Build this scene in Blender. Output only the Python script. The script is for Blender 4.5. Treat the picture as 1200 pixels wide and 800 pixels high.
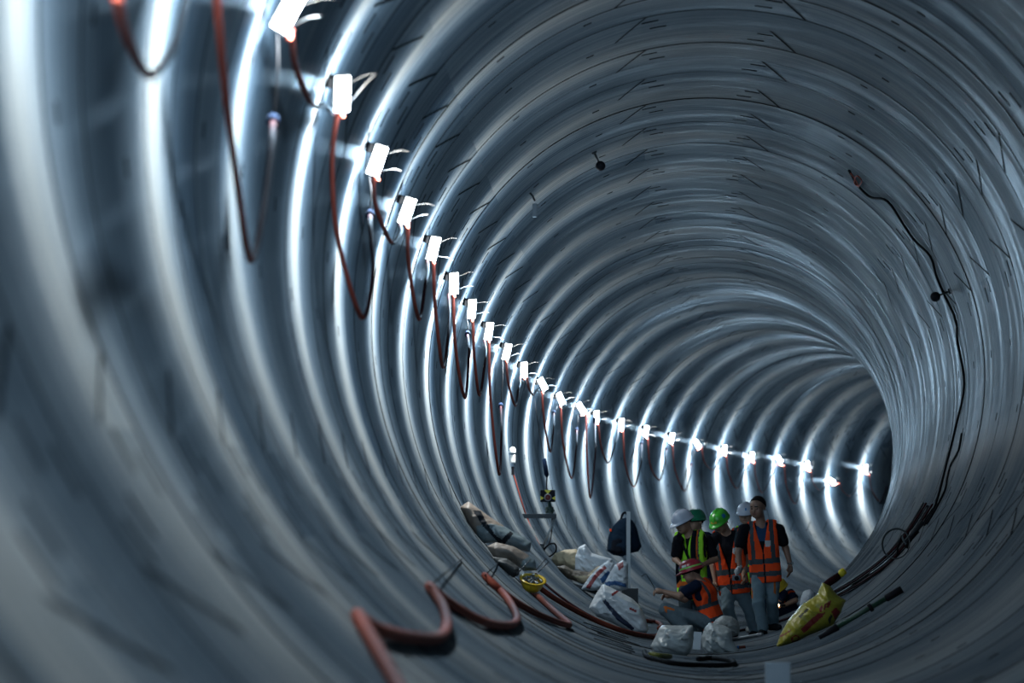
import bpy, bmesh, math, random
import numpy as np
from mathutils import Vector, Matrix, noise as mnoise

for o in list(bpy.data.objects):
    bpy.data.objects.remove(o)
scene = bpy.context.scene
COL = scene.collection
PI = math.pi

# ------------------------------------------------------------------ camera
F = 6443.0            # focal length in pixels of the 1200 px wide frame
HZ = 590.0            # picture row of the horizon
cam_d = bpy.data.cameras.new('camera')
cam = bpy.data.objects.new('camera', cam_d)
COL.objects.link(cam)
cam.location = (0, 0, 0)
cam.rotation_euler = (PI / 2, 0, 0)
cam_d.sensor_width = 36.0
cam_d.lens = F / 1200.0 * 36.0
cam_d.shift_y = (HZ - 400.0) / 1200.0
cam_d.clip_start = 0.5
cam_d.clip_end = 600.0
cam_d.dof.use_dof = True
cam_d.dof.focus_distance = 64.0
cam_d.dof.aperture_fstop = 3.6
scene.camera = cam

# ------------------------------------------------------------------ world, exposure
w = bpy.data.worlds.new('world')
scene.world = w
w.use_nodes = True
w.node_tree.nodes['Background'].inputs[0].default_value = (0.10, 0.22, 0.36, 1)
w.node_tree.nodes['Background'].inputs[1].default_value = 0.35
scene.view_settings.view_transform = 'Standard'
scene.view_settings.look = 'None'
scene.view_settings.gamma = 1.0
scene.view_settings.exposure = 0.0
scene.view_settings.use_curve_mapping = False
LAMP_WATTS = 640.0
LAMP_COLOR = (0.92, 0.97, 1.0)
cy = scene.cycles
cy.use_denoising = True
cy.max_bounces = 8
cy.diffuse_bounces = 5
cy.glossy_bounces = 4
cy.sample_clamp_indirect = 6.0
cy.sample_clamp_direct = 0.0
cy.caustics_reflective = False
cy.caustics_refractive = False
cy.use_light_tree = True

# ------------------------------------------------------------------ the tunnel's line
R = 2.85              # inner radius of the lining, m
W = 1.5               # ring length, m
R0, DEL = 388.06464, 8.1679067e-5
KN = np.array([-25, 0, 8, 16, 24, 34, 46, 60, 75.])
KX = np.array([.45591, .36413, .51947, .77131, 1.19677, 1.70436, 1.89406, 2.12656, 2.52428]) * 1e-3
KY = np.array([.49883, .24126, -.04096, .13209, -.00148, -.28677, -.25721, .19665, .3]) * 1e-3
NG = np.arange(-60, 121, 1.0)


def integ(k, h, x0):
    kk = np.interp(NG, KN, k)
    kk[NG < -25] = 0.0
    kk[NG > 75] = 0.0
    h_ = np.concatenate([[0], np.cumsum((kk[1:] + kk[:-1]) / 2)])
    h_ -= np.interp(0, NG, h_)
    s = h + h_
    x = np.concatenate([[0], np.cumsum((s[1:] + s[:-1]) / 2)])
    x -= np.interp(0, NG, x)
    return x + x0


CX = integ(KX, .011266374, .62517606)      # lateral position of the ring centre, in radii
CY = integ(KY, .020722664, -.0025359)      # its fall below picture row 400, in radii
Z0 = F * R / R0                             # depth of ring 0


def depth(n):
    return F * R * (1 / R0 + n * DEL)


def n_of(y):
    return (y / (F * R) - 1 / R0) / DEL


def centre(n):
    """Ring centre (x, y, z) of station n, in metres."""
    y = depth(n)
    x = np.interp(n, NG, CX) * R
    z = (HZ - 400) * y / F - np.interp(n, NG, CY) * R
    return x, y, z


def P(px, py, y):
    """The point seen at picture pixel (px, py) at depth y."""
    return Vector(((px - 600) * y / F, y, (HZ - py) * y / F))


def on_wall(px, py, off=0.0):
    """The first point of the lining (pulled off metres inwards) met by the sight line of a pixel."""
    ns = np.linspace(-30, 110, 5601)
    y = depth(ns)
    x = np.interp(ns, NG, CX) * R
    z = (HZ - 400) * y / F - np.interp(ns, NG, CY) * R
    d = np.hypot((px - 600) * y / F - x, (HZ - py) * y / F - z) - (R - off)
    i = int(np.argmax(d > 0))
    return P(px, py, float(y[i]))


def wall_at(y, ang, off=0.0):
    """Lining point at depth y, angle ang (degrees clockwise from the crown), off metres inwards."""
    x, _, z = centre(n_of(y))
    a = math.radians(ang)
    return Vector((x + (R - off) * math.sin(a), y, z + (R - off) * math.cos(a)))


def floor_z(x, y, off=0.0):
    cx, _, cz = centre(n_of(y))
    return cz - math.sqrt(max(0, (R - off) ** 2 - (x - cx) ** 2))


def inward(p):
    x, _, z = centre(n_of(p.y))
    return Vector((x - p.x, 0, z - p.z)).normalized()


# ------------------------------------------------------------------ object helpers
def tag(o, label=None, cat=None, group=None, kind=None):
    if label: o['label'] = label
    if cat: o['category'] = cat
    if group: o['group'] = group
    if kind: o['kind'] = kind
    return o


def empty(name, loc, rz=0.0):
    o = bpy.data.objects.new(name, None)
    o.empty_display_size = 0.1
    o.location = loc
    o.rotation_euler = (0, 0, rz)
    COL.objects.link(o)
    return o


def mesh_obj(name, verts, faces, mats, parent=None, fmat=None, smooth=True):
    me = bpy.data.meshes.new(name)
    me.from_pydata([tuple(v) for v in verts], [], [tuple(int(i) for i in f) for f in faces])
    if not isinstance(mats, (list, tuple)): mats = [mats]
    for m in mats: me.materials.append(m)
    if fmat is not None:
        me.polygons.foreach_set('material_index', np.asarray(fmat, dtype=np.int32))
    if smooth is True:
        me.polygons.foreach_set('use_smooth', np.ones(len(me.polygons), dtype=bool))
    elif smooth is not False:
        me.polygons.foreach_set('use_smooth', np.asarray(smooth, dtype=bool))
    me.update()
    o = bpy.data.objects.new(name, me)
    COL.objects.link(o)
    if parent: o.parent = parent
    return o


class MB:
    """Collects shapes (in the coordinates of the parent) into one mesh."""
    def __init__(s):
        s.v = []; s.f = []; s.m = []; s.sm = []

    def add(s, v, f, m=0, smooth=True):
        b = len(s.v)
        s.v += [Vector(p) for p in v]
        s.f += [[i + b for i in q] for q in f]
        s.m += [m] * len(f); s.sm += [smooth] * len(f)
        return s

    def box(s, c, size, rot=None, m=0, bev=0.0):
        c = Vector(c); x, y, z = [k / 2 for k in size]
        bm = bmesh.new()
        bmesh.ops.create_cube(bm, size=1)
        for v in bm.verts: v.co = Vector((v.co.x * x * 2, v.co.y * y * 2, v.co.z * z * 2))
        if bev: bmesh.ops.bevel(bm, geom=list(bm.edges), offset=bev, segments=2, affect='EDGES', profile=.6)
        bm.verts.index_update()
        M_ = rot if rot is not None else Matrix.Identity(3)
        s.add([c + M_ @ v.co for v in bm.verts], [[v.index for v in f.verts] for f in bm.faces], m, False)
        bm.free()
        return s

    def tube(s, pts, r, seg=10, m=0, caps=True, closed=False):
        pts = [Vector(p) for p in pts]
        n = len(pts)
        rr = r if isinstance(r, (list, tuple)) else [r] * n
        up = None; V = []; Fc = []
        for i, p in enumerate(pts):
            a = pts[(i - 1) % n] if (i > 0 or closed) else p
            b = pts[(i + 1) % n] if (i < n - 1 or closed) else p
            t = (b - a).normalized()
            if up is None:
                up = t.orthogonal().normalized()
            up = (up - t * up.dot(t))
            up = up.normalized() if up.length > 1e-6 else t.orthogonal().normalized()
            q = t.cross(up)
            for k in range(seg):
                an = 2 * PI * k / seg
                V.append(p + (up * math.cos(an) + q * math.sin(an)) * rr[i])
        for i in range(n if closed else n - 1):
            j = (i + 1) % n
            for k in range(seg):
                l = (k + 1) % seg
                Fc.append([i * seg + k, i * seg + l, j * seg + l, j * seg + k])
        if caps and not closed:
            Fc.append(list(range(seg))[::-1]); Fc.append([(n - 1) * seg + k for k in range(seg)])
        return s.add(V, Fc, m)

    def lathe(s, prof, c=(0, 0, 0), rot=None, seg=24, m=0):
        c = Vector(c); M_ = rot if rot is not None else Matrix.Identity(3)
        V = []; Fc = []
        for (r, z) in prof:
            for k in range(seg):
                a = 2 * PI * k / seg
                V.append(c + M_ @ Vector((r * math.cos(a), r * math.sin(a), z)))
        for i in range(len(prof) - 1):
            for k in range(seg):
                l = (k + 1) % seg
                Fc.append([i * seg + k, i * seg + l, (i + 1) * seg + l, (i + 1) * seg + k])
        return s.add(V, Fc, m)

    def build(s, name, mats, parent=None):
        return mesh_obj(name, s.v, s.f, mats, parent, s.m, s.sm)


def rot_to(d, up=(0, 0, 1)):
    """Matrix whose z axis is d."""
    z = Vector(d).normalized(); u = Vector(up)
    x = u.cross(z)
    if x.length < 1e-4: x = Vector((1, 0, 0)).cross(z)
    x.normalize(); y = z.cross(x)
    return Matrix((x, y, z)).transposed()


def spline(pts, k=8, closed=False):
    """Catmull-Rom through points."""
    pts = [Vector(p) for p in pts]; n = len(pts); out = []
    for i in range(n if closed else n - 1):
        if closed:
            a, b, c, d = [pts[(i + j) % n] for j in (-1, 0, 1, 2)]
        else:
            b, c = pts[i], pts[i + 1]
            a = pts[i - 1] if i > 0 else b * 2 - c
            d = pts[i + 2] if i + 2 < n else c * 2 - b
        for j in range(k):
            t = j / k
            out.append(.5 * ((2 * b) + (c - a) * t + (2 * a - 5 * b + 4 * c - d) * t * t + (3 * b - a - 3 * c + d) * t ** 3))
    if not closed: out.append(pts[-1])
    return out


# ------------------------------------------------------------------ materials
def mat(name, color, rough=0.6, metal=0.0, spec=0.5, bump=0.0, bscale=40.0, var=0.0, vscale=8.0, emit=None, coat=0.0):
    m = bpy.data.materials.new(name)
    m.use_nodes = True
    nt = m.node_tree; b = nt.nodes['Principled BSDF']
    b.inputs['Base Color'].default_value = (*color, 1)
    b.inputs['Roughness'].default_value = rough
    b.inputs['Metallic'].default_value = metal
    b.inputs['Specular IOR Level'].default_value = spec
    b.inputs['Coat Weight'].default_value = coat
    if emit:
        b.inputs['Emission Color'].default_value = (*emit[0], 1)
        b.inputs['Emission Strength'].default_value = emit[1]
    tc = nt.nodes.new('ShaderNodeTexCoord')
    if var:
        n = nt.nodes.new('ShaderNodeTexNoise'); n.inputs['Scale'].default_value = vscale; n.inputs['Detail'].default_value = 5
        nt.links.new(tc.outputs['Object'], n.inputs['Vector'])
        mx = nt.nodes.new('ShaderNodeMix'); mx.data_type = 'RGBA'
        mx.inputs[6].default_value = (*[c * (1 - var) for c in color], 1)
        mx.inputs[7].default_value = (*[min(1, c * (1 + var)) for c in color], 1)
        nt.links.new(n.outputs['Fac'], mx.inputs[0]); nt.links.new(mx.outputs[2], b.inputs['Base Color'])
    if bump:
        n = nt.nodes.new('ShaderNodeTexNoise'); n.inputs['Scale'].default_value = bscale; n.inputs['Detail'].default_value = 4
        nt.links.new(tc.outputs['Object'], n.inputs['Vector'])
        bp = nt.nodes.new('ShaderNodeBump'); bp.inputs['Strength'].default_value = bump; bp.inputs['Distance'].default_value = 0.02
        nt.links.new(n.outputs['Fac'], bp.inputs['Height']); nt.links.new(bp.outputs['Normal'], b.inputs['Normal'])
    return m


def concrete_mat():
    m = bpy.data.materials.new('smooth_segment_concrete')
    m.use_nodes = True
    nt = m.node_tree; N = nt.nodes; L = nt.links; b = N['Principled BSDF']
    uv = N.new('ShaderNodeUVMap'); uv.uv_map = 'UVMap'
    at = N.new('ShaderNodeAttribute'); at.attribute_name = 'segment_tone'

    def nz(sx, sy, detail=4, rough=.55):
        mp = N.new('ShaderNodeMapping'); mp.inputs['Scale'].default_value = (sx, sy, 1)
        L.new(uv.outputs[0], mp.inputs[0])
        n = N.new('ShaderNodeTexNoise'); n.inputs['Scale'].default_value = 1; n.inputs['Detail'].default_value = detail
        n.inputs['Roughness'].default_value = rough
        L.new(mp.outputs[0], n.inputs['Vector'])
        return n.outputs['Fac']

    def math_(op, a, c, d=None):
        k = N.new('ShaderNodeMath'); k.operation = op
        for i, v in enumerate((a, c, d)):
            if v is None: continue
            if isinstance(v, (int, float)): k.inputs[i].default_value = v
            else: L.new(v, k.inputs[i])
        return k.outputs[0]
    broad = nz(.5, .35)             # cloudy tone of the casting
    streak = nz(.22, 11.0, 6, .65)        # trowel lines run round the ring
    fine = nz(1.2, 40.0, 3)
    spots = nz(9, 9, 3)
    t = math_('ADD', math_('MULTIPLY', broad, .35), math_('MULTIPLY', streak, .5))
    t = math_('ADD', t, math_('MULTIPLY', fine, .15))
    t = math_('ADD', math_('MULTIPLY', math_('SUBTRACT', t, .5), 2.3), .5)
    t = math_('ADD', t, math_('MULTIPLY', math_('SUBTRACT', at.outputs['Fac'], .5), .20))
    cr = N.new('ShaderNodeValToRGB')
    e = cr.color_ramp.elements
    e[0].position = .15; e[0].color = (.026, .047, .070, 1)
    e[1].position = .85; e[1].color = (.205, .230, .245, 1)
    L.new(t, cr.inputs[0])
    # pale lime runs
    run = nz(.8, 5.0, 6, .7)
    rr = N.new('ShaderNodeMapRange'); rr.inputs[1].default_value = .62; rr.inputs[2].default_value = .8
    L.new(run, rr.inputs[0])
    mx = N.new('ShaderNodeMix'); mx.data_type = 'RGBA'
    L.new(math_('MULTIPLY', rr.outputs[0], .35), mx.inputs[0]); L.new(cr.outputs[0], mx.inputs[6]); mx.inputs[7].default_value = (.28, .29, .28, 1)
    # rusty streaks
    ru = nz(.25, 2.2, 5, .6)
    r2 = N.new('ShaderNodeMapRange'); r2.inputs[1].default_value = .64; r2.inputs[2].default_value = .85
    L.new(ru, r2.inputs[0])
    mx2 = N.new('ShaderNodeMix'); mx2.data_type = 'RGBA'
    L.new(math_('MULTIPLY', r2.outputs[0], .4), mx2.inputs[0]); L.new(mx.outputs[2], mx2.inputs[6]); mx2.inputs[7].default_value = (.12, .09, .06, 1)
    N.remove(b)
    bp_ = N.new('ShaderNodeBump'); bp_.inputs['Strength'].default_value = .55; bp_.inputs['Distance'].default_value = .004
    L.new(math_('ADD', math_('MULTIPLY', streak, .4), math_('MULTIPLY', nz(1.5, 60.0, 3), .6)), bp_.inputs['Height'])
    df = N.new('ShaderNodeBsdfDiffuse'); df.inputs['Roughness'].default_value = .4
    L.new(mx2.outputs[2], df.inputs['Color'])
    gl = N.new('ShaderNodeBsdfGlossy'); gl.inputs['Color'].default_value = (1, 1, 1, 1)
    tg = N.new('ShaderNodeTangent'); tg.direction_type = 'UV_MAP'; tg.uv_map = 'UVMap'
    L.new(tg.outputs[0], gl.inputs['Tangent']); gl.inputs['Anisotropy'].default_value = ANISO
    ro = N.new('ShaderNodeMapRange'); ro.inputs[1].default_value = .3; ro.inputs[2].default_value = .72
    ro.inputs[3].default_value = .13; ro.inputs[4].default_value = .40
    sheen = math_('ADD', math_('MULTIPLY', broad, .45), math_('MULTIPLY', streak, .55))
    L.new(sheen, ro.inputs[0])
    L.new(ro.outputs[0], gl.inputs['Roughness'])
    gf = N.new('ShaderNodeMapRange'); gf.inputs[1].default_value = .4; gf.inputs[2].default_value = .62
    gf.inputs[3].default_value = GLOSS_HI; gf.inputs[4].default_value = GLOSS_LO
    L.new(sheen, gf.inputs[0])
    # the roof and right-hand side were struck smoother and keep a patchy polish
    sx = N.new('ShaderNodeSeparateXYZ'); L.new(uv.outputs[0], sx.inputs[0])

    def ramp(v, a, c):
        k = N.new('ShaderNodeMapRange'); k.interpolation_type = 'SMOOTHSTEP'
        k.inputs[1].default_value = a; k.inputs[2].default_value = c
        L.new(v, k.inputs[0]); return k.outputs[0]
    side_ = math_('MULTIPLY', ramp(sx.outputs[0], -.9 * R, .1 * R), math_('SUBTRACT', 1.0, ramp(sx.outputs[0], 1.5 * R, 2.3 * R)))
    patch = ramp(nz(.45, 1.4, 6, .62), .46, .66)
    g2 = N.new('ShaderNodeBsdfGlossy'); g2.inputs['Roughness'].default_value = .2
    L.new(bp_.outputs[0], g2.inputs['Normal'])
    m2 = N.new('ShaderNodeMixShader')
    L.new(math_('MULTIPLY', math_('MULTIPLY', side_, math_('ADD', math_('MULTIPLY', patch, .85), .15)), POLISH), m2.inputs[0])
    L.new(df.outputs[0], m2.inputs[1]); L.new(g2.outputs[0], m2.inputs[2])
    ms = N.new('ShaderNodeMixShader')
    L.new(gf.outputs[0], ms.inputs[0]); L.new(m2.outputs[0], ms.inputs[1]); L.new(gl.outputs[0], ms.inputs[2])
    L.new(ms.outputs[0], N['Material Output'].inputs['Surface'])
    h = math_('ADD', math_('MULTIPLY', streak, .5), math_('ADD', math_('MULTIPLY', fine, .25), math_('MULTIPLY', spots, .25)))
    bp = N.new('ShaderNodeBump'); bp.inputs['Strength'].default_value = .35; bp.inputs['Distance'].default_value = .006
    L.new(h, bp.inputs['Height']); L.new(bp.outputs[0], df.inputs['Normal']); L.new(bp.outputs[0], gl.inputs['Normal'])
    return m


GLOSS_HI, GLOSS_LO, ANISO, POLISH = .026, .003, .78, .115
M = {}
M['concrete'] = concrete_mat()
M['gap'] = mat('joint_gasket', (.008, .009, .010), 1.0, spec=0.0)
M['pocket'] = mat('pocket_shade', (.010, .011, .012), 1.0, spec=0.0)  # shade inside the bolt pockets, put into a near-black colour

# ------------------------------------------------------------------ the segmental lining
SEGA = 240
JOINTS = {1: [9.6, 54, 117, 180, 243, 303], 0: [-12.8, -66, -126, -180, -234, -288]}


def lining():
    rng = random.Random(4)
    AX = [.014, .40, .51, 1.0, 1.11, W - .014]
    parts = {k: dict(v=[], f=[], m=[], s=[], uv=[], tone=[]) for k in ('ceiling', 'wall_right', 'floor', 'wall_left')}

    def side(a):
        a = a % 360
        if a < 50 or a >= 310: return 'ceiling'
        if a < 140: return 'wall_right'
        if a < 220: return 'floor'
        return 'wall_left'
    step = 360.0 / SEGA
    for n in range(-38, 96):
        par = n % 2
        js = sorted(j % 360 for j in JOINTS[par])
        tones = [rng.random() for _ in js]
        lip = rng.uniform(-.004, .004); cone = rng.uniform(-.003, .003)
        c0 = centre(n); c1 = centre(n + 1)
        pockets = set()
        for j in JOINTS[par]:
            sgn = -1 if par else 1
            for row, sh in ((1, 2.0), (3, 3.6)):
                base = int(((j + sgn * sh + (0.0 if par else -1.6)) % 360) / step)
                for q in range(2): pockets.add(((base + q) % SEGA, row))
        for i, j in enumerate(js):           # grout socket midway
            mid = (j + ((js[(i + 1) % len(js)] - j) % 360) / 2) % 360
            pockets.add((int(mid / step), 1))
        for pn in parts:
            d = parts[pn]
            ks = [k for k in range(SEGA) if side((k + .5) * step) == pn]
            # order round the ring
            if pn == 'ceiling': ks = [k for k in ks if k * step >= 180] + [k for k in ks if k * step < 180]
            base = len(d['v'])
            cols = ks + [(ks[-1] + 1) % SEGA]

            def pt(k, ax, off):
                a = math.radians(k * step); t = ax / W
                r = R + lip + cone * (t - .5) * 2 + off
                return (c0[0] + (c1[0] - c0[0]) * t + r * math.sin(a), c0[1] + (c1[1] - c0[1]) * t, c0[2] + (c1[2] - c0[2]) * t + r * math.cos(a))
            for k in cols:
                for ax in AX: d['v'].append(pt(k, ax, 0))
            na = len(AX)

            def uvq(k0, k1, a0, a1):
                sh_ = -360.0 if k0 * step >= 309.9 else 0.0
                u0, u1 = math.radians(k0 * step + sh_) * R, math.radians(k1 * step + sh_) * R
                return [(u0, n * W + a0), (u1, n * W + a0), (u1, n * W + a1), (u0, n * W + a1)]
            for i, k in enumerate(ks):
                ang = (k + .5) * step
                si = max([q for q, j in enumerate(js) if j <= ang], default=len(js) - 1)
                for r_ in range(na - 1):
                    a, b_ = base + i * na + r_, base + (i + 1) * na + r_
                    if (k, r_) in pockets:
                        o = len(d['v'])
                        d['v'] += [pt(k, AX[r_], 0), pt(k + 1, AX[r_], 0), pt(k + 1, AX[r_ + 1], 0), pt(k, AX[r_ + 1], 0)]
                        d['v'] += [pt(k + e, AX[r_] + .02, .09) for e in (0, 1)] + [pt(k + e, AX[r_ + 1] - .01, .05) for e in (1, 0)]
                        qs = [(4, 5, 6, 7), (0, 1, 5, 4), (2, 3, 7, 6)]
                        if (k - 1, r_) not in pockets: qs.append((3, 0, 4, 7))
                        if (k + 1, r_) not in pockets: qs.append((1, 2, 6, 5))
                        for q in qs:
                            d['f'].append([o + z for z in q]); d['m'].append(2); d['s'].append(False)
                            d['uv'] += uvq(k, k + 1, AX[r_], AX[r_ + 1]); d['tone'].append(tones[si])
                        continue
                    d['f'].append([a, b_, b_ + 1, a + 1]); d['m'].append(0); d['s'].append(True)
                    d['uv'] += uvq(k, k + 1, AX[r_], AX[r_ + 1]); d['tone'].append(tones[si])
                # groove at the ring joint
                o = len(d['v'])
                d['v'] += [pt(k, W - .014, 0), pt(k + 1, W - .014, 0), pt(k + 1, W, .03), pt(k, W, .03),
                           pt(k, .014, 0), pt(k + 1, .014, 0), pt(k + 1, 0, .03), pt(k, 0, .03)]
                for q in ((0, 1, 2, 3), (4, 5, 6, 7)):
                    d['f'].append([o + z for z in q]); d['m'].append(1); d['s'].append(False)
                    d['uv'] += uvq(k, k + 1, 0, .01); d['tone'].append(.5)
        # slanted joints between the segments
        for j in JOINTS[par]:
            sl = 2.8 if par else -2.8
            for side_ in (0,):
                pn = side(j + sl)
                d = parts[pn]
                o = len(d['v']); K = 8
                hw = .012
                for q in range(K + 1):
                    t = q / K
                    a = math.radians(j + sl * 2 * t)
                    cxx = [c0[z] + (c1[z] - c0[z]) * t for z in range(3)]
                    r = R + lip + cone * (t - .5) * 2 - .003
                    for e in (-1, 1):
                        aa = a + e * hw / R
                        d['v'].append((cxx[0] + r * math.sin(aa), cxx[1], cxx[2] + r * math.cos(aa)))
                for q in range(K):
                    d['f'].append([o + 2 * q, o + 2 * q + 1, o + 2 * q + 3, o + 2 * q + 2]); d['m'].append(1); d['s'].append(False)
                    d['uv'] += [(0, 0)] * 4; d['tone'].append(.5)
    for pn, d in parts.items():
        o = mesh_obj(pn, d['v'], d['f'], [M['concrete'], M['gap'], M['pocket']], None, d['m'], d['s'])
        me = o.data
        ul = me.uv_layers.new(name='UVMap')
        ul.data.foreach_set('uv', np.array(d['uv'], dtype=np.float32).ravel())
        a = me.attributes.new('segment_tone', 'FLOAT', 'FACE')
        a.data.foreach_set('value', np.array(d['tone'], dtype=np.float32))
        o['kind'] = 'structure'


lining()
# ------------------------------------------------------------------ work lamps along the left wall
M['lamp_face'] = mat('lit_led_face', (.9, .95, 1), .4, emit=((.86, .95, 1.0), 14.0))
M['lamp_face'].cycles.emission_sampling = 'NONE'
M['lamp_body'] = mat('lamp_housing', (.10, .11, .12), .5, spec=.1)
M['bracket'] = mat('grey_bracket_wire', (.03, .03, .03), .6, spec=.05)
M['dark_plastic'] = mat('dark_plastic', (.006, .007, .009), .8, spec=.05)
M['red_cable'] = mat('red_rubber_cable', (.30, .06, .04), .7, spec=.08, var=.25, vscale=3)
M['black_cable'] = mat('black_cable', (.006, .007, .009), .8, spec=.04)
LAMP_PX = {0: (338, 13), 1: (401, 110), 2: (442, 188), 3: (477, 247), 4: (508, 291), 5: (532, 332), 6: (553, 362), 7: (573, 388),
           8: (594, 412), 9: (614, 433), 10: (636, 450), 11: (657, 467), 12: (681, 478), 13: (699, 488), 14: (728, 497), 15: (757, 505),
           16: (787, 513), 17: (817, 520), 18: (849, 527), 19: (881, 535), 20: (913, 538), 21: (946, 545), 22: (974, 563), 23: (1014, 549), 24: (1041, 550)}
LAMP_TILT = {0: -25, 1: 5, 2: -15, 3: -15, 10: 35, 11: 30, 12: 40, 17: 40, 20: 40, 22: 60}


def lamp_station(k):
    return 2.107 + 3.7662 * (k - 4) - .00152 * (k - 4) ** 2


def lamp_light():
    l = bpy.data.lights.new('lamp_glow', 'POINT')
    l.energy = LAMP_WATTS; l.color = LAMP_COLOR; l.shadow_soft_size = .05
    l.use_nodes = True
    nt = l.node_tree; N = nt.nodes; L = nt.links
    em = N['Emission']
    tc = N.new('ShaderNodeTexCoord'); sp = N.new('ShaderNodeSeparateXYZ')
    L.new(tc.outputs['Normal'], sp.inputs[0])

    def mt(op, a, c):
        k = N.new('ShaderNodeMath'); k.operation = op
        for i, v in enumerate((a, c)):
            if isinstance(v, (int, float)): k.inputs[i].default_value = v
            else: L.new(v, k.inputs[i])
        return k.outputs[0]
    q = mt('DIVIDE', sp.outputs['Y'], BEAM)
    g = mt('POWER', 2.718, mt('MULTIPLY', mt('MULTIPLY', q, q), -1.0))
    # the panel throws less light straight across the tunnel than along its own wall
    inn = mt('ADD', mt('MULTIPLY', sp.outputs['X'], .94), mt('MULTIPLY', sp.outputs['Z'], -.34))
    ac = mt('SUBTRACT', 1.0, mt('MULTIPLY', mt('MINIMUM', mt('MULTIPLY', mt('MAXIMUM', inn, 0.0), 1.45), 1.0), ACROSS))
    bk = mt('SUBTRACT', 1.0, mt('MULTIPLY', mt('MAXIMUM', mt('MULTIPLY', inn, -1.0), 0.0), BACK))
    ud = mt('SUBTRACT', 1.0, mt('MULTIPLY', sp.outputs['Z'], UPDOWN))
    fan = mt('ADD', mt('MULTIPLY', g, 1 - SPILL), SPILL)
    L.new(mt('MULTIPLY', mt('MULTIPLY', fan, ac), mt('MULTIPLY', bk, ud)), em.inputs['Strength'])
    mx = N.new('ShaderNodeMix'); mx.data_type = 'RGBA'
    L.new(g, mx.inputs[0]); mx.inputs[6].default_value = (.43, .78, 1.12, 1); mx.inputs[7].default_value = (1.05, 1.0, .92, 1)
    L.new(mx.outputs[2], em.inputs['Color'])
    return l


BEAM, SPILL, ACROSS, BACK, UPDOWN = .80, .02, .82, .80, .68
GLOW = lamp_light()
LAMP_POS = {}
NTH = ['first', 'second', 'third', 'fourth', 'fifth', 'sixth', 'seventh', 'eighth', 'ninth', 'tenth', 'eleventh', 'twelfth', 'thirteenth',
       'fourteenth', 'fifteenth', 'sixteenth', 'seventeenth', 'eighteenth', 'nineteenth', 'twentieth', 'twenty-first', 'twenty-second',
       'twenty-third', 'twenty-fourth', 'twenty-fifth', 'twenty-sixth', 'twenty-seventh', 'twenty-eighth', 'twenty-ninth', 'thirtieth']


def make_lamp(k, p, tilt=0.0):
    inn = inward(p)
    root = empty('work_lamp', p)
    long_ = k <= 3
    # housing: a flat LED panel, its face turned to the tunnel's middle and the camera
    face = (inn * .55 + Vector((0, -1, -.1))).normalized()
    up = Vector((0, 0, 1)) - face * face.z
    up.normalize(); rx = up.cross(face)
    Rm = Matrix((rx, up, face)).transposed() @ Matrix.Rotation(math.radians(tilt), 3, 'Z')
    mb = MB(); mb.box(Rm @ Vector((0, 0, -.022)), (.105, .235, .03), Rm, 0, .008)
    for i in range(4): mb.box(Rm @ Vector((0, -.09 + .06 * i, -.042)), (.08, .006, .02), Rm)
    mb.build('housing', M['lamp_body'], root)
    mb = MB(); mb.box(Rm @ Vector((0, 0, 0)), (.095, .215, .018), Rm, 0, .006)
    mb.build('led_face', M['lamp_face'], root)
    # bracket wires
    a = [Rm @ Vector((.055, .06, -.02)), Rm @ Vector((.055, -.07, -.02))]
    s_ = .17
    tips = [Vector(a[0]) + Vector((s_, -.1, .02 + .03 * math.sin(k * 1.7))), Vector(a[1]) + Vector((s_, -.1, .05 * math.cos(k * 2.3)))]
    if k == 1: tips[1] = tips[0]
    for q in range(2):
        mb = MB(); mb.tube(spline([a[q], a[q] * .4 + tips[q] * .6 + Vector((0, 0, .015)), tips[q]], 4), .0018, 6)
        mb.build('bracket_wire', M['bracket'], root)
    # hook to the wall
    mb = MB(); back = -inn * .11
    mb.tube([Rm @ Vector((0, .08, -.04)), back + Vector((0, 0, .09)), back + Vector((0, .01, .14))], .009, 6)
    mb.box(Rm @ Vector((-.07, .07, -.03)), (.05, .07, .05), Rm, 0, .008)
    mb.build('hanger', M['dark_plastic'], root)
    lo = bpy.data.objects.new('glow', GLOW); COL.objects.link(lo)
    lo.parent = root; lo.location = inn * .13 + Vector((0, -.02, 0))
    return root


for k in range(-4, 29):
    n = lamp_station(k)
    if k in LAMP_PX:
        px, py = LAMP_PX[k]
        p = on_wall(px, py, .12)
        if abs(n_of(p.y) - n) > 2.5: p = P(px, py, depth(n))
    else:
        p = wall_at(depth(n), -90 + 20.5, .12)
    LAMP_POS[k] = p
    o = make_lamp(k, p, LAMP_TILT.get(k, -8 + 5 * ((k * 7) % 4)))
    if k < 0: lb = 'lit work lamp on the left wall before the picture\'s edge, %s outside it' % NTH[-1 - k]
    elif k == 0: lb = 'largest lit work lamp, cut by the top edge of the picture'
    elif k == 22: lb = 'tilted lit work lamp hanging lower than its neighbours at the far end'
    elif k >= 25: lb = 'unseen lit work lamp round the bend, %s past the last one in view' % NTH[k - 25]  # lamps added beyond view for their light on the far lining
    else: lb = 'lit white work lamp, %s from the top edge along the row' % NTH[k]
    tag(o, lb, 'lamp', 'work lamps along the left wall')
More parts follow.
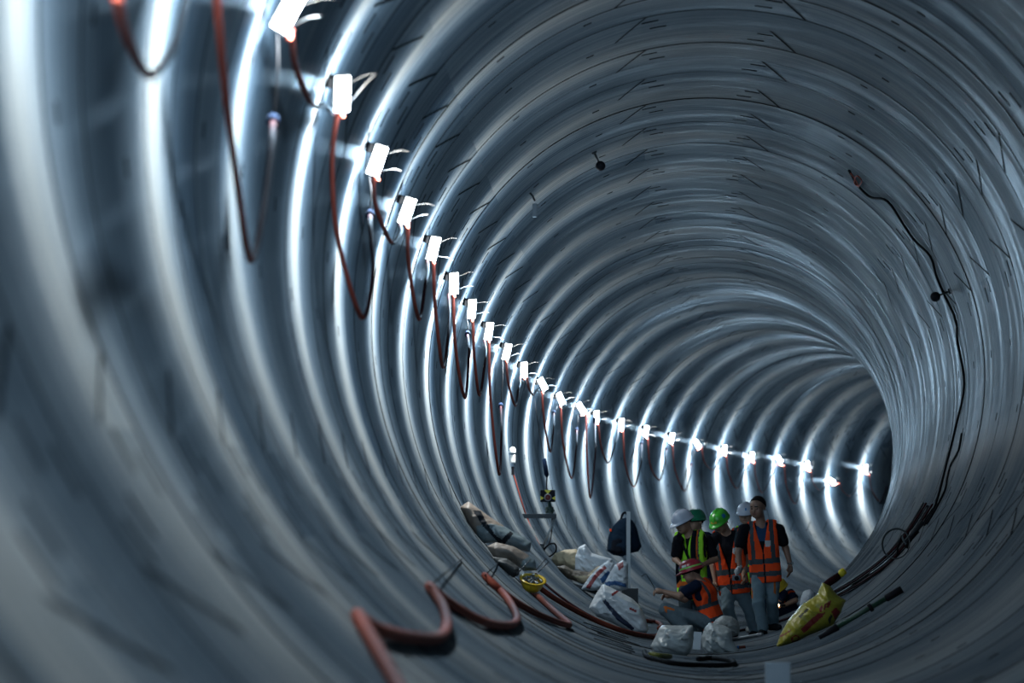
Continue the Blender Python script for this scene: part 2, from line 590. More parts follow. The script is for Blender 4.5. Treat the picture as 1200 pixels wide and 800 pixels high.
# ------------------------------------------------------------------ modelling of soft forms
def surface_net(f, lo, hi, h):
    """Quad surface of f = 0 (f < 0 inside) in a box, f taking an (N, 3) array."""
    lo = np.array(lo, float); hi = np.array(hi, float)
    n = np.maximum(np.ceil((hi - lo) / h).astype(int) + 1, 3)
    ax = [lo[i] + h * np.arange(n[i]) for i in range(3)]
    G = np.stack(np.meshgrid(*ax, indexing='ij'), -1)
    v = f(G.reshape(-1, 3)).reshape(n)
    for i in range(3):
        sl = [slice(None)] * 3
        for e in (0, -1):
            sl[i] = e; v[tuple(sl)] = np.maximum(v[tuple(sl)], 1e-4)
    s = v < 0
    c = n - 1
    cnt = np.zeros(c); acc = np.zeros((*c, 3))

    def sub(a, d): return a[d[0]:d[0] + c[0], d[1]:d[1] + c[1], d[2]:d[2] + c[2]]
    cor = [(i, j, k) for i in (0, 1) for j in (0, 1) for k in (0, 1)]
    for a in cor:
        for b in cor:
            if sum(b) - sum(a) != 1 or any(y < x for x, y in zip(a, b)): continue
            va, vb = sub(v, a), sub(v, b)
            x = (va < 0) != (vb < 0)
            t = np.where(x, va / np.where(x, va - vb, 1), 0)
            cnt += x
            for d in range(3):
                acc[..., d] += np.where(x, a[d] + t * (b[d] - a[d]), 0)
    act = cnt > 0
    idx = -np.ones(c, int); idx[act] = np.arange(act.sum())
    base = np.stack(np.meshgrid(*[np.arange(k) for k in c], indexing='ij'), -1)
    V = lo + h * (base[act] + acc[act] / cnt[act][:, None])
    F_ = []
    for d in range(3):
        e = [0, 0, 0]; e[d] = 1
        a = s[:n[0] - e[0], :n[1] - e[1], :n[2] - e[2]]; b = s[e[0]:, e[1]:, e[2]:]
        x = a != b
        o1, o2 = (d + 1) % 3, (d + 2) % 3
        I = np.argwhere(x)
        ok = (I[:, o1] > 0) & (I[:, o2] > 0) & (I[:, o1] < n[o1] - 1) & (I[:, o2] < n[o2] - 1)
        I = I[ok]
        fl = a[I[:, 0], I[:, 1], I[:, 2]]
        def at(d1, d2):
            J = I.copy(); J[:, o1] += d1; J[:, o2] += d2
            return idx[J[:, 0], J[:, 1], J[:, 2]]
        q = np.stack([at(-1, -1), at(0, -1), at(0, 0), at(-1, 0)], 1)
        q[~fl] = q[~fl][:, ::-1]
        F_.append(q)
    return V, np.concatenate(F_)


def cap(p, a, b, ra, rb=None):
    if rb is None: rb = ra
    a = np.array(a, float); b = np.array(b, float); d = b - a
    L2 = max(float(d @ d), 1e-9)
    t = np.clip((p - a) @ d / L2, 0, 1)
    return np.linalg.norm(p - a - t[:, None] * d, axis=1) - (ra + (rb - ra) * t)


def smin(a, b, k):
    h = np.clip(.5 + .5 * (b - a) / k, 0, 1)
    return b + (a - b) * h - k * h * (1 - h)


def wob(p, s, ph=0.0):
    """Smooth pseudo-random field in about -1..1."""
    x, y, z = p[:, 0] * s, p[:, 1] * s, p[:, 2] * s
    return (np.sin(1.7 * x + 2.3 * z + ph + 1.3 * np.sin(1.1 * y + ph)) + np.sin(2.9 * y - 1.9 * x + 2.1 * ph + 1.7 * np.sin(1.3 * z))
            + np.sin(2.4 * z + 1.5 * y - 0.7 * ph + 1.2 * np.sin(1.9 * x))) / 3


def crease(p, s, ph=0.0):
    return 1 - 2 * np.abs(wob(p, s, ph)) ** .6


def poly_dist(xz, poly):
    """Distance inside a polygon (positive inside)."""
    P_ = np.array(poly, float); d = np.full(len(xz), 1e9); ins = np.zeros(len(xz), bool)
    for i in range(len(P_)):
        a, b = P_[i], P_[(i + 1) % len(P_)]
        e = b - a; w_ = xz - a
        t = np.clip((w_ @ e) / max(e @ e, 1e-12), 0, 1)
        d = np.minimum(d, np.linalg.norm(w_ - t[:, None] * e, axis=1))
        c = ((a[1] > xz[:, 1]) != (b[1] > xz[:, 1]))
        with np.errstate(divide='ignore', invalid='ignore'):
            xx = a[0] + (xz[:, 1] - a[1]) / (b[1] - a[1]) * (b[0] - a[0])
        ins ^= c & (xz[:, 0] < xx)
    return np.where(ins, d, -d)


def in_poly(xz, poly): return poly_dist(xz, poly) > 0


def pillow(name, poly, thick, mats, parent=None, h=.014, wrinkle=.014, ws=9.0, seed=0.0, fm=None, lean=None, edge=.10, soft=True):
    """A soft body with the outline poly (metres, local x and z), thick through at its deepest."""
    P_ = np.array(poly, float)
    lo = [P_[:, 0].min() - .03, -thick * .62 - .03, P_[:, 1].min() - .03]
    hi = [P_[:, 0].max() + .03, thick * .62 + .03, P_[:, 1].max() + .03]

    def f(p):
        d = poly_dist(p[:, [0, 2]], P_)
        t = np.clip(d / edge, 0, 1)
        T = thick * .5 * np.sqrt(np.clip(1 - (1 - t) ** 2, 0, 1))
        w_ = wrinkle * (crease(p, ws, seed) * .6 + crease(p, ws * 2.3, seed + 3) * .3) * (.3 + .7 * t)
        v = np.abs(p[:, 1]) - T - w_ * (t > 0)
        return np.where(d > 0, np.maximum(v, -d), np.maximum(-d, 1e-3)) * .6
    V, Q = surface_net(f, lo, hi, h)
    if lean is not None:
        V = V.copy(); V[:, 1] += lean(V[:, 0], V[:, 2])
    fmat = None
    if fm is not None:
        fc = V[Q].mean(1); fmat = fm(fc)
    return mesh_obj(name, V, Q, mats, parent, fmat, soft)


def px_poly(pts, y, root):
    """Picture outline to local metres about a root on the same depth."""
    return [((px - 600) * y / F - root.x, (HZ - py) * y / F - root.z) for px, py in pts]


# ------------------------------------------------------------------ people
M['skin'] = mat('skin', (.36, .21, .145), .45)
M['skin_dark'] = mat('tanned_skin', (.26, .15, .105), .45)
M['lip'] = mat('lips', (.20, .075, .06), .5)
M['eye'] = mat('eye', (.012, .01, .01), .25)
M['hair'] = mat('black_hair', (.008, .008, .009), .55)
M['black_cloth'] = mat('black_cloth', (.008, .009, .013), .9)
M['navy_cloth'] = mat('navy_cloth', (.008, .014, .035), .9)
M['blue_collar'] = mat('blue_collar', (.02, .06, .14), .9)
M['grey_trouser'] = mat('blue_grey_trousers', (.16, .23, .27), .9, var=.2, vscale=14)
M['slate_trouser'] = mat('slate_grey_trousers', (.11, .15, .175), .9, var=.2, vscale=14)
M['dark_trouser'] = mat('dark_trousers', (.035, .05, .06), .9)
M['denim'] = mat('dark_denim', (.018, .035, .085), .9)
M['orange'] = mat('orange_vest', (.95, .085, .02), .75, bump=.3, bscale=30)
M['lime'] = mat('lime_vest', (.40, .90, .05), .75, bump=.3, bscale=30)
M['band'] = mat('grey_reflective_band', (.055, .075, .09), .5)
M['badge'] = mat('white_badge', (.55, .57, .58), .6)
M['zip'] = mat('dark_zip', (.012, .012, .016), .6)
M['shoe_dark'] = mat('dark_shoe', (.012, .014, .017), .6)
M['shoe_white'] = mat('pale_shoe', (.42, .42, .38), .6)
M['h_white'] = mat('white_helmet', (.56, .60, .70), .3, coat=.3)
M['h_green'] = mat('green_helmet', (.05, .42, .03), .3, coat=.3)
M['h_teal'] = mat('dark_green_helmet', (.01, .17, .085), .3, coat=.3)
M['h_red'] = mat('red_helmet', (.28, .015, .03), .3, coat=.3)
M['h_yellow'] = mat('yellow_helmet', (.62, .42, .02), .35, coat=.2)
M['sticker_blue'] = mat('blue_sticker', (.02, .16, .42), .4)
M['sticker_lime'] = mat('lime_sticker', (.2, .55, .1), .4)
M['sticker_yellow'] = mat('yellow_sticker', (.6, .42, .05), .4)
M['glove'] = mat('white_work_glove', (.5, .52, .52), .8)
M['bag_black'] = mat('black_bag_fabric', (.008, .010, .016), .8)
M['grey_gadget'] = mat('grey_gadget', (.16, .18, .2), .4)
M['watch'] = mat('watch_metal', (.2, .2, .2), .3, .8)


def frame(pel, neck, facing):
    u = (neck - pel); L = u.length; u.normalize()
    f = Vector(facing); f = (f - u * f.dot(u)).normalized()
    r = u.cross(f)
    return np.array(pel), np.array(r), np.array(f), np.array(u), L


def to_local(p, fr):
    o, r, f, u, L = fr
    q = p - o
    return np.stack([q @ r, q @ f, (q @ u) * (.52 / L)], 1)


def torso(p, fr, bulk=1.0):
    q = to_local(p, fr); q = q * np.array([1, 1.42, 1])
    d = cap(q, (-.06, 0, 0), (.06, 0, 0), .118 * bulk)
    d = smin(d, cap(q, (-.03, .01, .15), (.03, .01, .15), .125 * bulk), .06)
    d = smin(d, cap(q, (-.06, 0, .34), (.06, 0, .34), .128 * bulk), .07)
    d = smin(d, cap(q, (-.135, 0, .455), (.135, 0, .455), .062), .06)
    return d / 1.15


def fingers(mb, wrist, tip, palm_n, side, curl=.5, scale=1.0, m=0, spread=1.0):
    """Palm and five fingers; tip: direction wrist->knuckles, palm_n: the way the palm faces, side: towards the thumb."""
    d = Vector(tip).normalized(); n = Vector(palm_n); n = (n - d * n.dot(d)).normalized(); s = d.cross(n)
    if s.dot(Vector(side)) < 0: s = -s
    w_ = Vector(wrist); S = scale
    pal = []
    mb.tube([w_ - d * .02 * S, w_ + d * .01 * S, w_ + d * .05 * S, w_ + d * .088 * S, w_ + d * .098 * S],
            [.024 * S, .027 * S, .036 * S, .034 * S, .02 * S], 10, m)
    for i, (off, ln) in enumerate(((.026, .072), (.009, .08), (-.009, .075), (-.025, .058))):
        b = w_ + d * .08 * S + s * off * S * spread
        a1 = curl * .9; a2 = curl * 2.0; a3 = curl * 2.6
        p1 = b + (d * math.cos(a1) + n * math.sin(a1)) * ln * .45 * S + s * off * .25 * S
        p2 = p1 + (d * math.cos(a2) + n * math.sin(a2)) * ln * .33 * S
        p3 = p2 + (d * math.cos(a3) + n * math.sin(a3)) * ln * .25 * S
        mb.tube([b, p1, p2, p3, p3 + (p3 - p2) * .15], [.0095 * S, .0092 * S, .0085 * S, .007 * S, .003 * S], 7, m)
    b = w_ + d * .025 * S + s * .028 * S
    p1 = b + (d * .6 + s * .75 + n * .25).normalized() * .04 * S
    p2 = p1 + (d * .85 + s * .3 + n * .5 * (.4 + curl)).normalized() * .032 * S
    mb.tube([b - s * .012 * S, p1, p2, p2 + (p2 - p1) * .2], [.014 * S, .0115 * S, .009 * S, .004 * S], 8, m)


def make_helmet(parent, hc, face, up, m, stripe=None, stickers=()):
    """Hard hat with brim, ridge and hanging inner band; hc: head centre."""
    f = Vector(face).normalized(); u = Vector(up); u = (u - f * u.dot(f)).normalized(); r = u.cross(f)
    M3 = Matrix((r, f, u)).transposed()
    mb = MB(); seg = 36
    rows = []
    for j in range(11):
        t = j / 10
        z = .125 * math.sin(t * PI / 2); k = math.cos(t * PI / 2) ** .8
        rows.append([(.118 * k * math.cos(2 * PI * i / seg), .143 * k * math.sin(2 * PI * i / seg), z) for i in range(seg)])
    brim = []
    for e, z in ((1.0, 0.0), (1.03, -.012), (1.0, -.018), (.96, -.016)):
        ring = []
        for i in range(seg):
            a = 2 * PI * i / seg
            pk = max(0, math.sin(a)) ** 2 * .052 + .012
            g = (e - .96) / .07
            ring.append(((.118 + pk * .5 * g) * math.cos(a) , (.143 + pk * g) * math.sin(a), z - pk * .18 * g))
        brim.append(ring)
    allr = brim[::-1] + rows
    V = [Vector(p) for ring in allr for p in ring]; Fc = []
    for j in range(len(allr) - 1):
        for i in range(seg):
            k = (i + 1) % seg
            Fc.append([j * seg + i, j * seg + k, (j + 1) * seg + k, (j + 1) * seg + i])
    fmt = []
    c = Vector(hc) + u * .035
    mats = [m]
    if stripe: mats.append(stripe)
    for q in Fc:
        zz = sum(V[i].z for i in q) / 4
        fmt.append(1 if stripe and .012 < zz < .034 else 0)
    # ridge over the crown
    base = len(V)
    for e in (-.014, .014):
        for j in range(13):
            a = math.radians(12 + 156 * j / 12)
            V.append(Vector((e, .15 * math.cos(a), .008 + .127 * math.sin(a))))
    for j in range(12):
        Fc.append([base + j, base + j + 1, base + 13 + j + 1, base + 13 + j]); fmt.append(0)
    o = mesh_obj('helmet', [c + M3 @ v for v in V], Fc, mats, parent, fmt)
    for (az, el, w_, h_, sm_) in stickers:
        V = []; Fc = []; n_ = 4
        for i in range(n_ + 1):
            for j in range(n_ + 1):
                a = math.radians(az) + (i / n_ - .5) * w_ / .125; b = math.radians(el) + (j / n_ - .5) * h_ / .125
                k = 1.02
                V.append(c + M3 @ Vector((.118 * k * math.cos(b) ** .8 * math.sin(a), .143 * k * math.cos(b) ** .8 * math.cos(a), .125 * k * math.sin(b))))
        for i in range(n_):
            for j in range(n_):
                Fc.append([i * 5 + j, (i + 1) * 5 + j, (i + 1) * 5 + j + 1, i * 5 + j + 1])
        mesh_obj('sticker', V, Fc, sm_, o)
    # dark suspension band seen under the brim
    mb = MB()
    mb.tube([c + M3 @ Vector((.098 * math.cos(2 * PI * i / 24), .118 * math.sin(2 * PI * i / 24), -.022)) for i in range(24)], .012, 6, closed=True)
    mb.build('head_band', M['black_cloth'], o)
    return o


def person(y0, J, o):
    """J: joints as picture positions (px, py, dy); o: options. Returns the root."""
    foot = P(J['root'][0], J['root'][1], y0)
    root = empty('person', foot)
    g = {k: P(v[0], v[1], y0 + (v[2] if len(v) > 2 else 0)) - foot for k, v in J.items() if k != 'root'}
    A = {k: np.array(v) for k, v in g.items()}
    fr = frame(g['pelvis'], g['neck'], o['facing'])
    skin = o.get('skin', M['skin'])
    hc = g['head']; fd = Vector(o['face']).normalized(); hu = Vector(o.get('head_up', (0, 0, 1)))
    hu = (hu - fd * hu.dot(fd)).normalized(); hr = hu.cross(fd)
    H = lambda x, y, z: np.array(hc + hr * x + fd * y + hu * z)
    S = o.get('scale', 1.0)
    sides = ('l', 'r')

    def body_f(p):
        d = torso(p, fr, .93)
        d = smin(d, cap(p, g['neck'] - (g['neck'] - g['pelvis']).normalized() * .05, np.array(hc) + np.array(-fd) * .02 - np.array(hu) * .05, .058, .052), .03)
        d = smin(d, cap(p, H(0, -.018, .035), H(0, .012, .03), .088, .084), .02)      # cranium
        d = smin(d, cap(p, H(-.02, .045, -.055), H(.02, .045, -.055), .052), .04)       # jaw
        d = smin(d, cap(p, H(0, .07, -.092), H(0, .06, -.09), .022), .03)              # chin
        d = smin(d, cap(p, H(-.035, .07, .022), H(.035, .07, .022), .022), .02)         # brow
        d = smin(d, cap(p, H(0, .098, .005), H(0, .115, -.03), .009, .014), .012)      # nose
        for s_ in (-1, 1):
            d = smin(d, cap(p, H(s_ * .086, -.005, .01), H(s_ * .09, -.012, -.03), .013, .01), .008)   # ears
            d = smin(d, cap(p, H(s_ * .045, .065, -.03), H(s_ * .04, .065, -.04), .028), .02)          # cheeks
            d = -smin(-d, cap(p, H(s_ * .032, .103, .003), H(s_ * .03, .103, .003), .012), .008)        # eye sockets
        for s_ in sides:
            d = smin(d, cap(p, A['sh' + s_], A['el' + s_], .050, .040), .03)
            d = smin(d, cap(p, A['el' + s_], A['wr' + s_], .041, .027), .015)
            d = smin(d, cap(p, A['hip' + s_], A['kn' + s_], .078, .052), .03)
            d = smin(d, cap(p, A['kn' + s_], A['an' + s_], .052, .036), .02)
        return d
    pts = np.array(list(A.values()) + [H(0, 0, .13), H(0, .14, 0), H(0, 0, -.12)])
    lo = pts.min(0) - .14; hi = pts.max(0) + .14
    V, Q = surface_net(body_f, lo, hi, .0125)
    mb = MB(); mb.add(V.tolist(), Q.tolist(), 0)
    fc = V[Q].mean(1)
    lm = np.zeros(len(Q), int)
    loc = np.stack([(fc - np.array(hc)) @ np.array(hr), (fc - np.array(hc)) @ np.array(fd), (fc - np.array(hc)) @ np.array(hu)], 1)
    lm[(loc[:, 1] > .07) & (np.abs(loc[:, 0]) < .026) & (np.abs(loc[:, 2] + .062) < .009)] = 1
    lm[(loc[:, 1] > .06) & (np.abs(np.abs(loc[:, 0]) - .031) < .014) & (np.abs(loc[:, 2] - .003) < .007)] = 2
    lm[(loc[:, 1] > .06) & (np.abs(np.abs(loc[:, 0]) - .034) < .02) & (np.abs(loc[:, 2] - .03) < .006)] = 3
    mb.m = lm.tolist()
    for s_ in sides:
        hd = o.get('hand' + s_)
        if hd:
            fingers(mb, g['wr' + s_], hd[0], hd[1], hd[2], hd[3], 1.0, 4 if hd[4:] else 0)
    body = mb.build('body', [skin, M['lip'], M['eye'], M['hair'], M['glove']], root)

    # trousers
    def trou_f(p):
        q = to_local(p, fr)
        d = np.maximum(torso(p, fr, 1.02), q[:, 2] - .07)
        for s_ in sides:
            d = smin(d, cap(p, A['hip' + s_], A['kn' + s_], .092, .072), .03)
            d = smin(d, cap(p, A['kn' + s_], A['an' + s_] + np.array([0, 0, .035]), .071, .062), .015)
        return d - .007 * crease(p, 13, o.get('seed', 0)) - .004
    V, Q = surface_net(trou_f, lo, hi, .0125)
    tm = [o['trousers']]; fm = np.zeros(len(Q), int)
    if o.get('knee_trim'):
        tm.append(M['orange_trim']); fc = V[Q].mean(1)
        for a, b in o['knee_trim']:
            a_ = np.array(P(*a[:2], y0 + a[2]) - foot); b_ = np.array(P(*b[:2], y0 + b[2]) - foot)
            q = fc.copy(); e = b_ - a_
            t = np.clip(((q - a_) @ e) / (e @ e), 0, 1); dd = np.linalg.norm((q - a_ - t[:, None] * e)[:, [0, 2]], axis=1)
            fm[(dd < .012) & (fc[:, 1] < min(A['knl'][1], A['knr'][1]) + .12)] = 1
    mesh_obj('trousers', V, Q, tm, root, fm)

    # shirt with short sleeves
    def shirt_f(p):
        q = to_local(p, fr)
        d = np.maximum(torso(p, fr, 1.04), .0 - q[:, 2])
        for s_ in sides:
            e = A['sh' + s_] + (A['el' + s_] - A['sh' + s_]) * o.get('sleeve', .62)
            d = smin(d, cap(p, A['sh' + s_], e, .062, .060), .03)
        return d - .006 * crease(p, 14, 2 + o.get('seed', 0)) - .005
    V, Q = surface_net(shirt_f, lo, hi, .0125)
    sm_ = [o['shirt']]; fm = np.zeros(len(Q), int)
    if o.get('collar'):
        sm_.append(o['collar']); ql = to_local(V[Q].mean(1), fr)
        fm[(ql[:, 1] > .02) & (np.abs(ql[:, 0]) < .06) & (ql[:, 2] > .33)] = 1
    mesh_obj('shirt', V, Q, sm_, root, fm)

    # vest
    if o.get('vest'):
        hem = o.get('hem', -.11); vv = o.get('vneck', .26)

        def vest_f(p):
            q = to_local(p, fr)
            d = torso(p, fr, 1.06) - .020 - .008 * crease(p * np.array([1, 1, .45]), 16, 5 + o.get('seed', 0))
            flare = cap(q * np.array([1, 1.35, 1]), (0, 0, hem), (0, 0, .1), .175, .14) / 1.1
            d = smin(d, flare, .05)
            d = np.maximum(d, hem - q[:, 2])
            for s_ in sides:
                d = np.maximum(d, .082 - cap(p, A['sh' + s_], A['el' + s_], 0))
            d = np.maximum(d, np.abs(q[:, 0]) - .185)
            d = np.maximum(d, -(cap(q, (0, 0, .46), (0, .02, .62), .062)))
            ve = np.maximum(np.abs(q[:, 0]) - (q[:, 2] - vv) * o.get('vslope', .34), -q[:, 1] + .02)
            ve = np.maximum(ve, vv - q[:, 2])
            return np.maximum(d, -ve)
        V, Q = surface_net(vest_f, lo, hi, .0105)
        q = to_local(V[Q].mean(1), fr); fm = np.zeros(len(Q), int)
        b1, b2 = o.get('bands', (.13, -.03))
        bw = .026
        vert = (np.abs(np.abs(q[:, 0]) - .118) < .024) & (q[:, 2] > b1)
        fm[vert] = 1
        fm[(np.abs(q[:, 2] - b1) < bw) | (np.abs(q[:, 2] - b2) < bw)] = 1
        fm[(np.abs(q[:, 0]) < .010) & (q[:, 1] > 0)] = 2
        if o.get('badge'):
            for bx, bz, bw_, bh in o['badge']:
                fm[(np.abs(q[:, 0] - bx) < bw_) & (np.abs(q[:, 2] - bz) < bh) & (q[:, 1] > 0)] = 3
        if o.get('lime_edge'):
            fm[vert & (np.abs(np.abs(q[:, 0]) - .118) < .009)] = 4
            fm[(fm == 1) & (q[:, 2] <= b1 + bw)] = 4
        mesh_obj('vest', V, Q, [o['vest'], M['band'], M['zip'], M['badge'], M['lime_pale']], root, fm)

    # shoes
    for s_ in sides:
        an = g['an' + s_]; td = Vector(o.get('toe' + s_, o['facing'])); td.z = o.get('toez' + s_, 0); td.normalize()
        def shoe_f(p):
            a = np.array(an) + np.array([0, 0, -.035]); t = np.array(td)
            d = cap(p, a - t * .05, a + t * .15, .048, .038)
            d = smin(d, cap(p, a + np.array([0, 0, .02]), a + np.array([0, 0, .05]), .05), .03)
            return np.maximum(d, a[2] - .042 - p[:, 2] if abs(td.z) < .2 else d)
        a = np.array(an)
        V, Q = surface_net(shoe_f, a - .26, a + .26, .0125)
        mesh_obj('shoe', V, Q, o['shoes'], root)

    if o.get('hair'):
        def hair_f(p):
            d = cap(p, H(0, -.02, .04), H(0, .012, .036), .096, .091)
            q = np.stack([(p - np.array(hc)) @ np.array(hr), (p - np.array(hc)) @ np.array(fd), (p - np.array(hc)) @ np.array(hu)], 1)
            return np.maximum(d, np.maximum(q[:, 1] - .045 - (q[:, 2] - .09) * .9 , -.03 - q[:, 2] + q[:, 1] * .9)) - .004 * crease(p, 60)
        V, Q = surface_net(hair_f, np.array(hc) - .16, np.array(hc) + .16, .010)
        mesh_obj('hair', V, Q, M['hair'], root)
    if o.get('helmet'):
        make_helmet(root, hc, fd, hu, o['helmet'], o.get('stripe'), o.get('stickers', ()))
        # hair below the helmet
        def nape_f(p):
            d = cap(p, H(0, -.018, .035), H(0, .0, .03), .094, .09)
            q = np.stack([(p - np.array(hc)) @ np.array(hr), (p - np.array(hc)) @ np.array(fd), (p - np.array(hc)) @ np.array(hu)], 1)
            return np.maximum(d, np.maximum(q[:, 1] - .02 - (q[:, 2] - .05), -.045 - q[:, 2] + q[:, 1] * .6))
        V, Q = surface_net(nape_f, np.array(hc) - .15, np.array(hc) + .15, .0125)
        mesh_obj('hair', V, Q, M['hair'], root)
    return root, g, fr


M['orange_trim'] = mat('orange_trim', (.5, .13, .03), .8)
M['lime_pale'] = mat('orange_edging', (.75, .16, .03), .7)

for k_ in ('black_cloth', 'navy_cloth', 'blue_collar', 'grey_trouser', 'slate_trouser', 'dark_trouser', 'denim', 'orange', 'lime', 'band', 'zip',
           'bag_black', 'orange_trim', 'lime_pale', 'shoe_dark', 'hair'):
    M[k_].node_tree.nodes['Principled BSDF'].inputs['Specular IOR Level'].default_value = .08
# ------------------------------------------------------------------ the crew
D_ = M
# man walking towards the camera, bareheaded
pA, gA, frA = person(65.0, dict(root=(897, 746), pelvis=(897, 671), neck=(892, 612), head=(888, 594.5, -.03),
    shl=(872, 620), ell=(865, 648, -.02), wrl=(867, 664, -.12), shr=(913, 620), elr=(921, 643, .05), wrr=(926, 661, -.05),
    hipl=(889, 674), knl=(889, 707, -.12), anl=(894, 738.5, -.10), hipr=(905, 674), knr=(905, 703, -.02), anr=(906, 731, .18)),
    dict(facing=(-.12, -1, 0), face=(-.5, -.85, -.22), skin=D_['skin_dark'], shirt=D_['black_cloth'], collar=D_['blue_collar'],
         trousers=D_['grey_trouser'], shoes=D_['shoe_dark'], vest=D_['orange'], bands=(.12, -.01), hem=-.10, vneck=.2, vslope=.26,
         badge=((.065, .30, .034, .03),), hair=True, seed=.4,
         handl=((-.45, -.25, -.8), (.6, -.2, -.2), (0, -1, .2), .35, 1), handr=((-.05, -.1, -1), (-.7, .2, 0), (-.5, -1, 0), .22),
         toel=(-.25, -1, 0), toer=(.45, -1, 0), knee_trim=(((907.5, 680, -.1), (908.5, 695, -.1)), ((880.5, 690, -.1), (881, 700, -.1)))))
tag(pA, 'bareheaded man in orange vest and black shirt walking towards the camera', 'person')
mb = MB(); wr = gA['wrr']
mb.tube([wr + Vector((.036 * math.cos(a), .036 * math.sin(a), .012 + .004 * math.sin(a))) for a in [2 * PI * i / 16 for i in range(16)]], .008, 6, closed=True)
mb.box(wr + Vector((.02, -.034, .014)), (.03, .012, .03), None, 0, .004)
mb.build('wristwatch', M['watch'], pA)

# camera in his gloved hand
c = P(863, 677, 64.75)
gad = empty('compact_camera', c)
mb = MB(); mb.box((0, 0, 0), (.10, .06, .065), None, 0, .01); mb.build('casing', M['grey_gadget'], gad)
mb = MB(); mb.lathe([(0, .05), (.02, .05), (.026, .045), (.026, 0)], (0, -.025, 0), rot_to((0, -1, 0)), 16); mb.build('lens', M['zip'], gad)
mb = MB(); mb.tube(spline([(-.05, 0, .02), (-.055, -.01, -.05), (-.03, -.02, -.10), (-.02, -.01, -.03)], 6), .003, 6); mb.build('strap', M['zip'], gad)
tag(gad, 'small grey camera held in the white glove of the bareheaded man', 'camera')

# man with the light green helmet, head bowed
pB, gB, frB = person(66.7, dict(root=(862, 744), pelvis=(860, 687), neck=(852, 622), head=(844.5, 611, -.08),
    shl=(838, 631), ell=(834, 657, .12), wrl=(838, 680, .02), shr=(868, 628), elr=(875, 654, .06), wrr=(871, 673, -.14),
    hipl=(853, 690), knl=(853, 712, -.12), anl=(860, 739, -.05), hipr=(867, 690), knr=(877, 712, .02), anr=(884, 740, .1)),
    dict(facing=(-.3, -1, 0), face=(-.5, -.75, -.55), head_up=(-.3, -.3, 1), shirt=D_['black_cloth'], trousers=D_['grey_trouser'], shoes=D_['shoe_dark'],
         vest=D_['orange'], bands=(.14, -.0), hem=-.07, vneck=.12, vslope=.3, helmet=D_['h_green'], stickers=((0, 14, .09, .028, M['sticker_yellow']), (75, 30, .05, .05, M['sticker_blue']),),
         badge=((.10, .33, .032, .03), (.11, .24, .028, .024)), seed=1.7,
         handl=((0, -.2, -1), (.6, 0, 0), (0, -1, 0), .4), handr=((.25, -.5, -.8), (-.6, 0, 0), (0, -1, 0), .6)))
tag(pB, 'man in orange vest and light green helmet, head bowed', 'person')

# man with the white helmet and lime vest holding a camera
pC, gC, frC = person(65.6, dict(root=(808, 752), pelvis=(812, 690), neck=(808, 624), head=(801, 612, -.04),
    shl=(795, 633, -.10), ell=(791.5, 655, -.08), wrl=(797, 660, -.30), shr=(829, 633, .06), elr=(838, 655, .04), wrr=(825, 661, -.18),
    hipl=(805, 692, -.02), knl=(803, 720, -.1), anl=(802, 745, -.05), hipr=(820, 692, .02), knr=(822, 720, -.02), anr=(824, 745, .08)),
    dict(facing=(-.45, -1, 0), face=(-.75, -.6, -.42), head_up=(-.28, -.1, 1), shirt=D_['black_cloth'], trousers=D_['dark_trouser'], shoes=D_['shoe_dark'],
         vest=D_['lime'], bands=(.05, -.05), hem=-.10, vneck=.36, vslope=.3, helmet=D_['h_white'], stickers=((-8, 22, .045, .04, M['sticker_blue']),),
         lime_edge=True, seed=2.9, sleeve=.7,
         handl=((.35, -.6, -.35), (.5, .4, 0), (0, -.3, 1), .55), handr=((-.75, -.3, -.1), (.1, -.1, -1), (0, -1, .2), .5)))
tag(pC, 'man in lime vest and white helmet looking down at his camera', 'person')
# his backpack straps and bag are clothing worn on the body
mb = MB()
for sx in (-.105, .085):
    o_, r_, f_, u_, L_ = frC
    pt = lambda x, f, u: Vector(o_ + r_ * x + f_ * f + u_ * u * L_ / .52)
    for e in (-.018, .0, .018):
        mb.tube(spline([pt(sx + e, -.10, .44), pt(sx + e, 0, .535), pt(sx + e, .10, .46), pt(sx + e, .145, .33), pt(sx * 1.15 + e, .14, .16), pt(sx * 1.5 + e, .05, .05)], 6), .012, 6)
mb.build('shoulder_strap', M['bag_black'], pC)
mb = MB(); mb.tube(spline([pt(-.09, .13, .50), pt(0, .17, .36), pt(.08, .165, .2), pt(.15, .10, .05)], 6), .014, 6); mb.build('sling_strap', M['bag_black'], pC)
mb = MB()
def pack_f(p):
    q = to_local(p, frC)
    return cap(q, (-.07, -.22, .05), (.07, -.22, .40), .11) - .01 * crease(p, 10)
lo_ = np.array(gC['pelvis']) - .75
V, Q = surface_net(pack_f, lo_, lo_ + 1.5, .02)
mesh_obj('backpack', V, Q, M['bag_black'], pC)
c = P(802, 664, 65.15)
gad = empty('compact_camera', c)
mb = MB(); mb.box((0, 0, 0), (.085, .06, .06), Matrix.Rotation(.6, 3, 'Z'), 0, .01); mb.build('casing', M['zip'], gad)
mb = MB(); mb.lathe([(0, .05), (.02, .05), (.026, .045), (.026, 0)], (-.02, -.02, 0), rot_to((-.6, -1, 0)), 16); mb.build('lens', M['grey_gadget'], gad)
tag(gad, 'black camera in the hand of the man in white helmet and lime vest', 'camera')

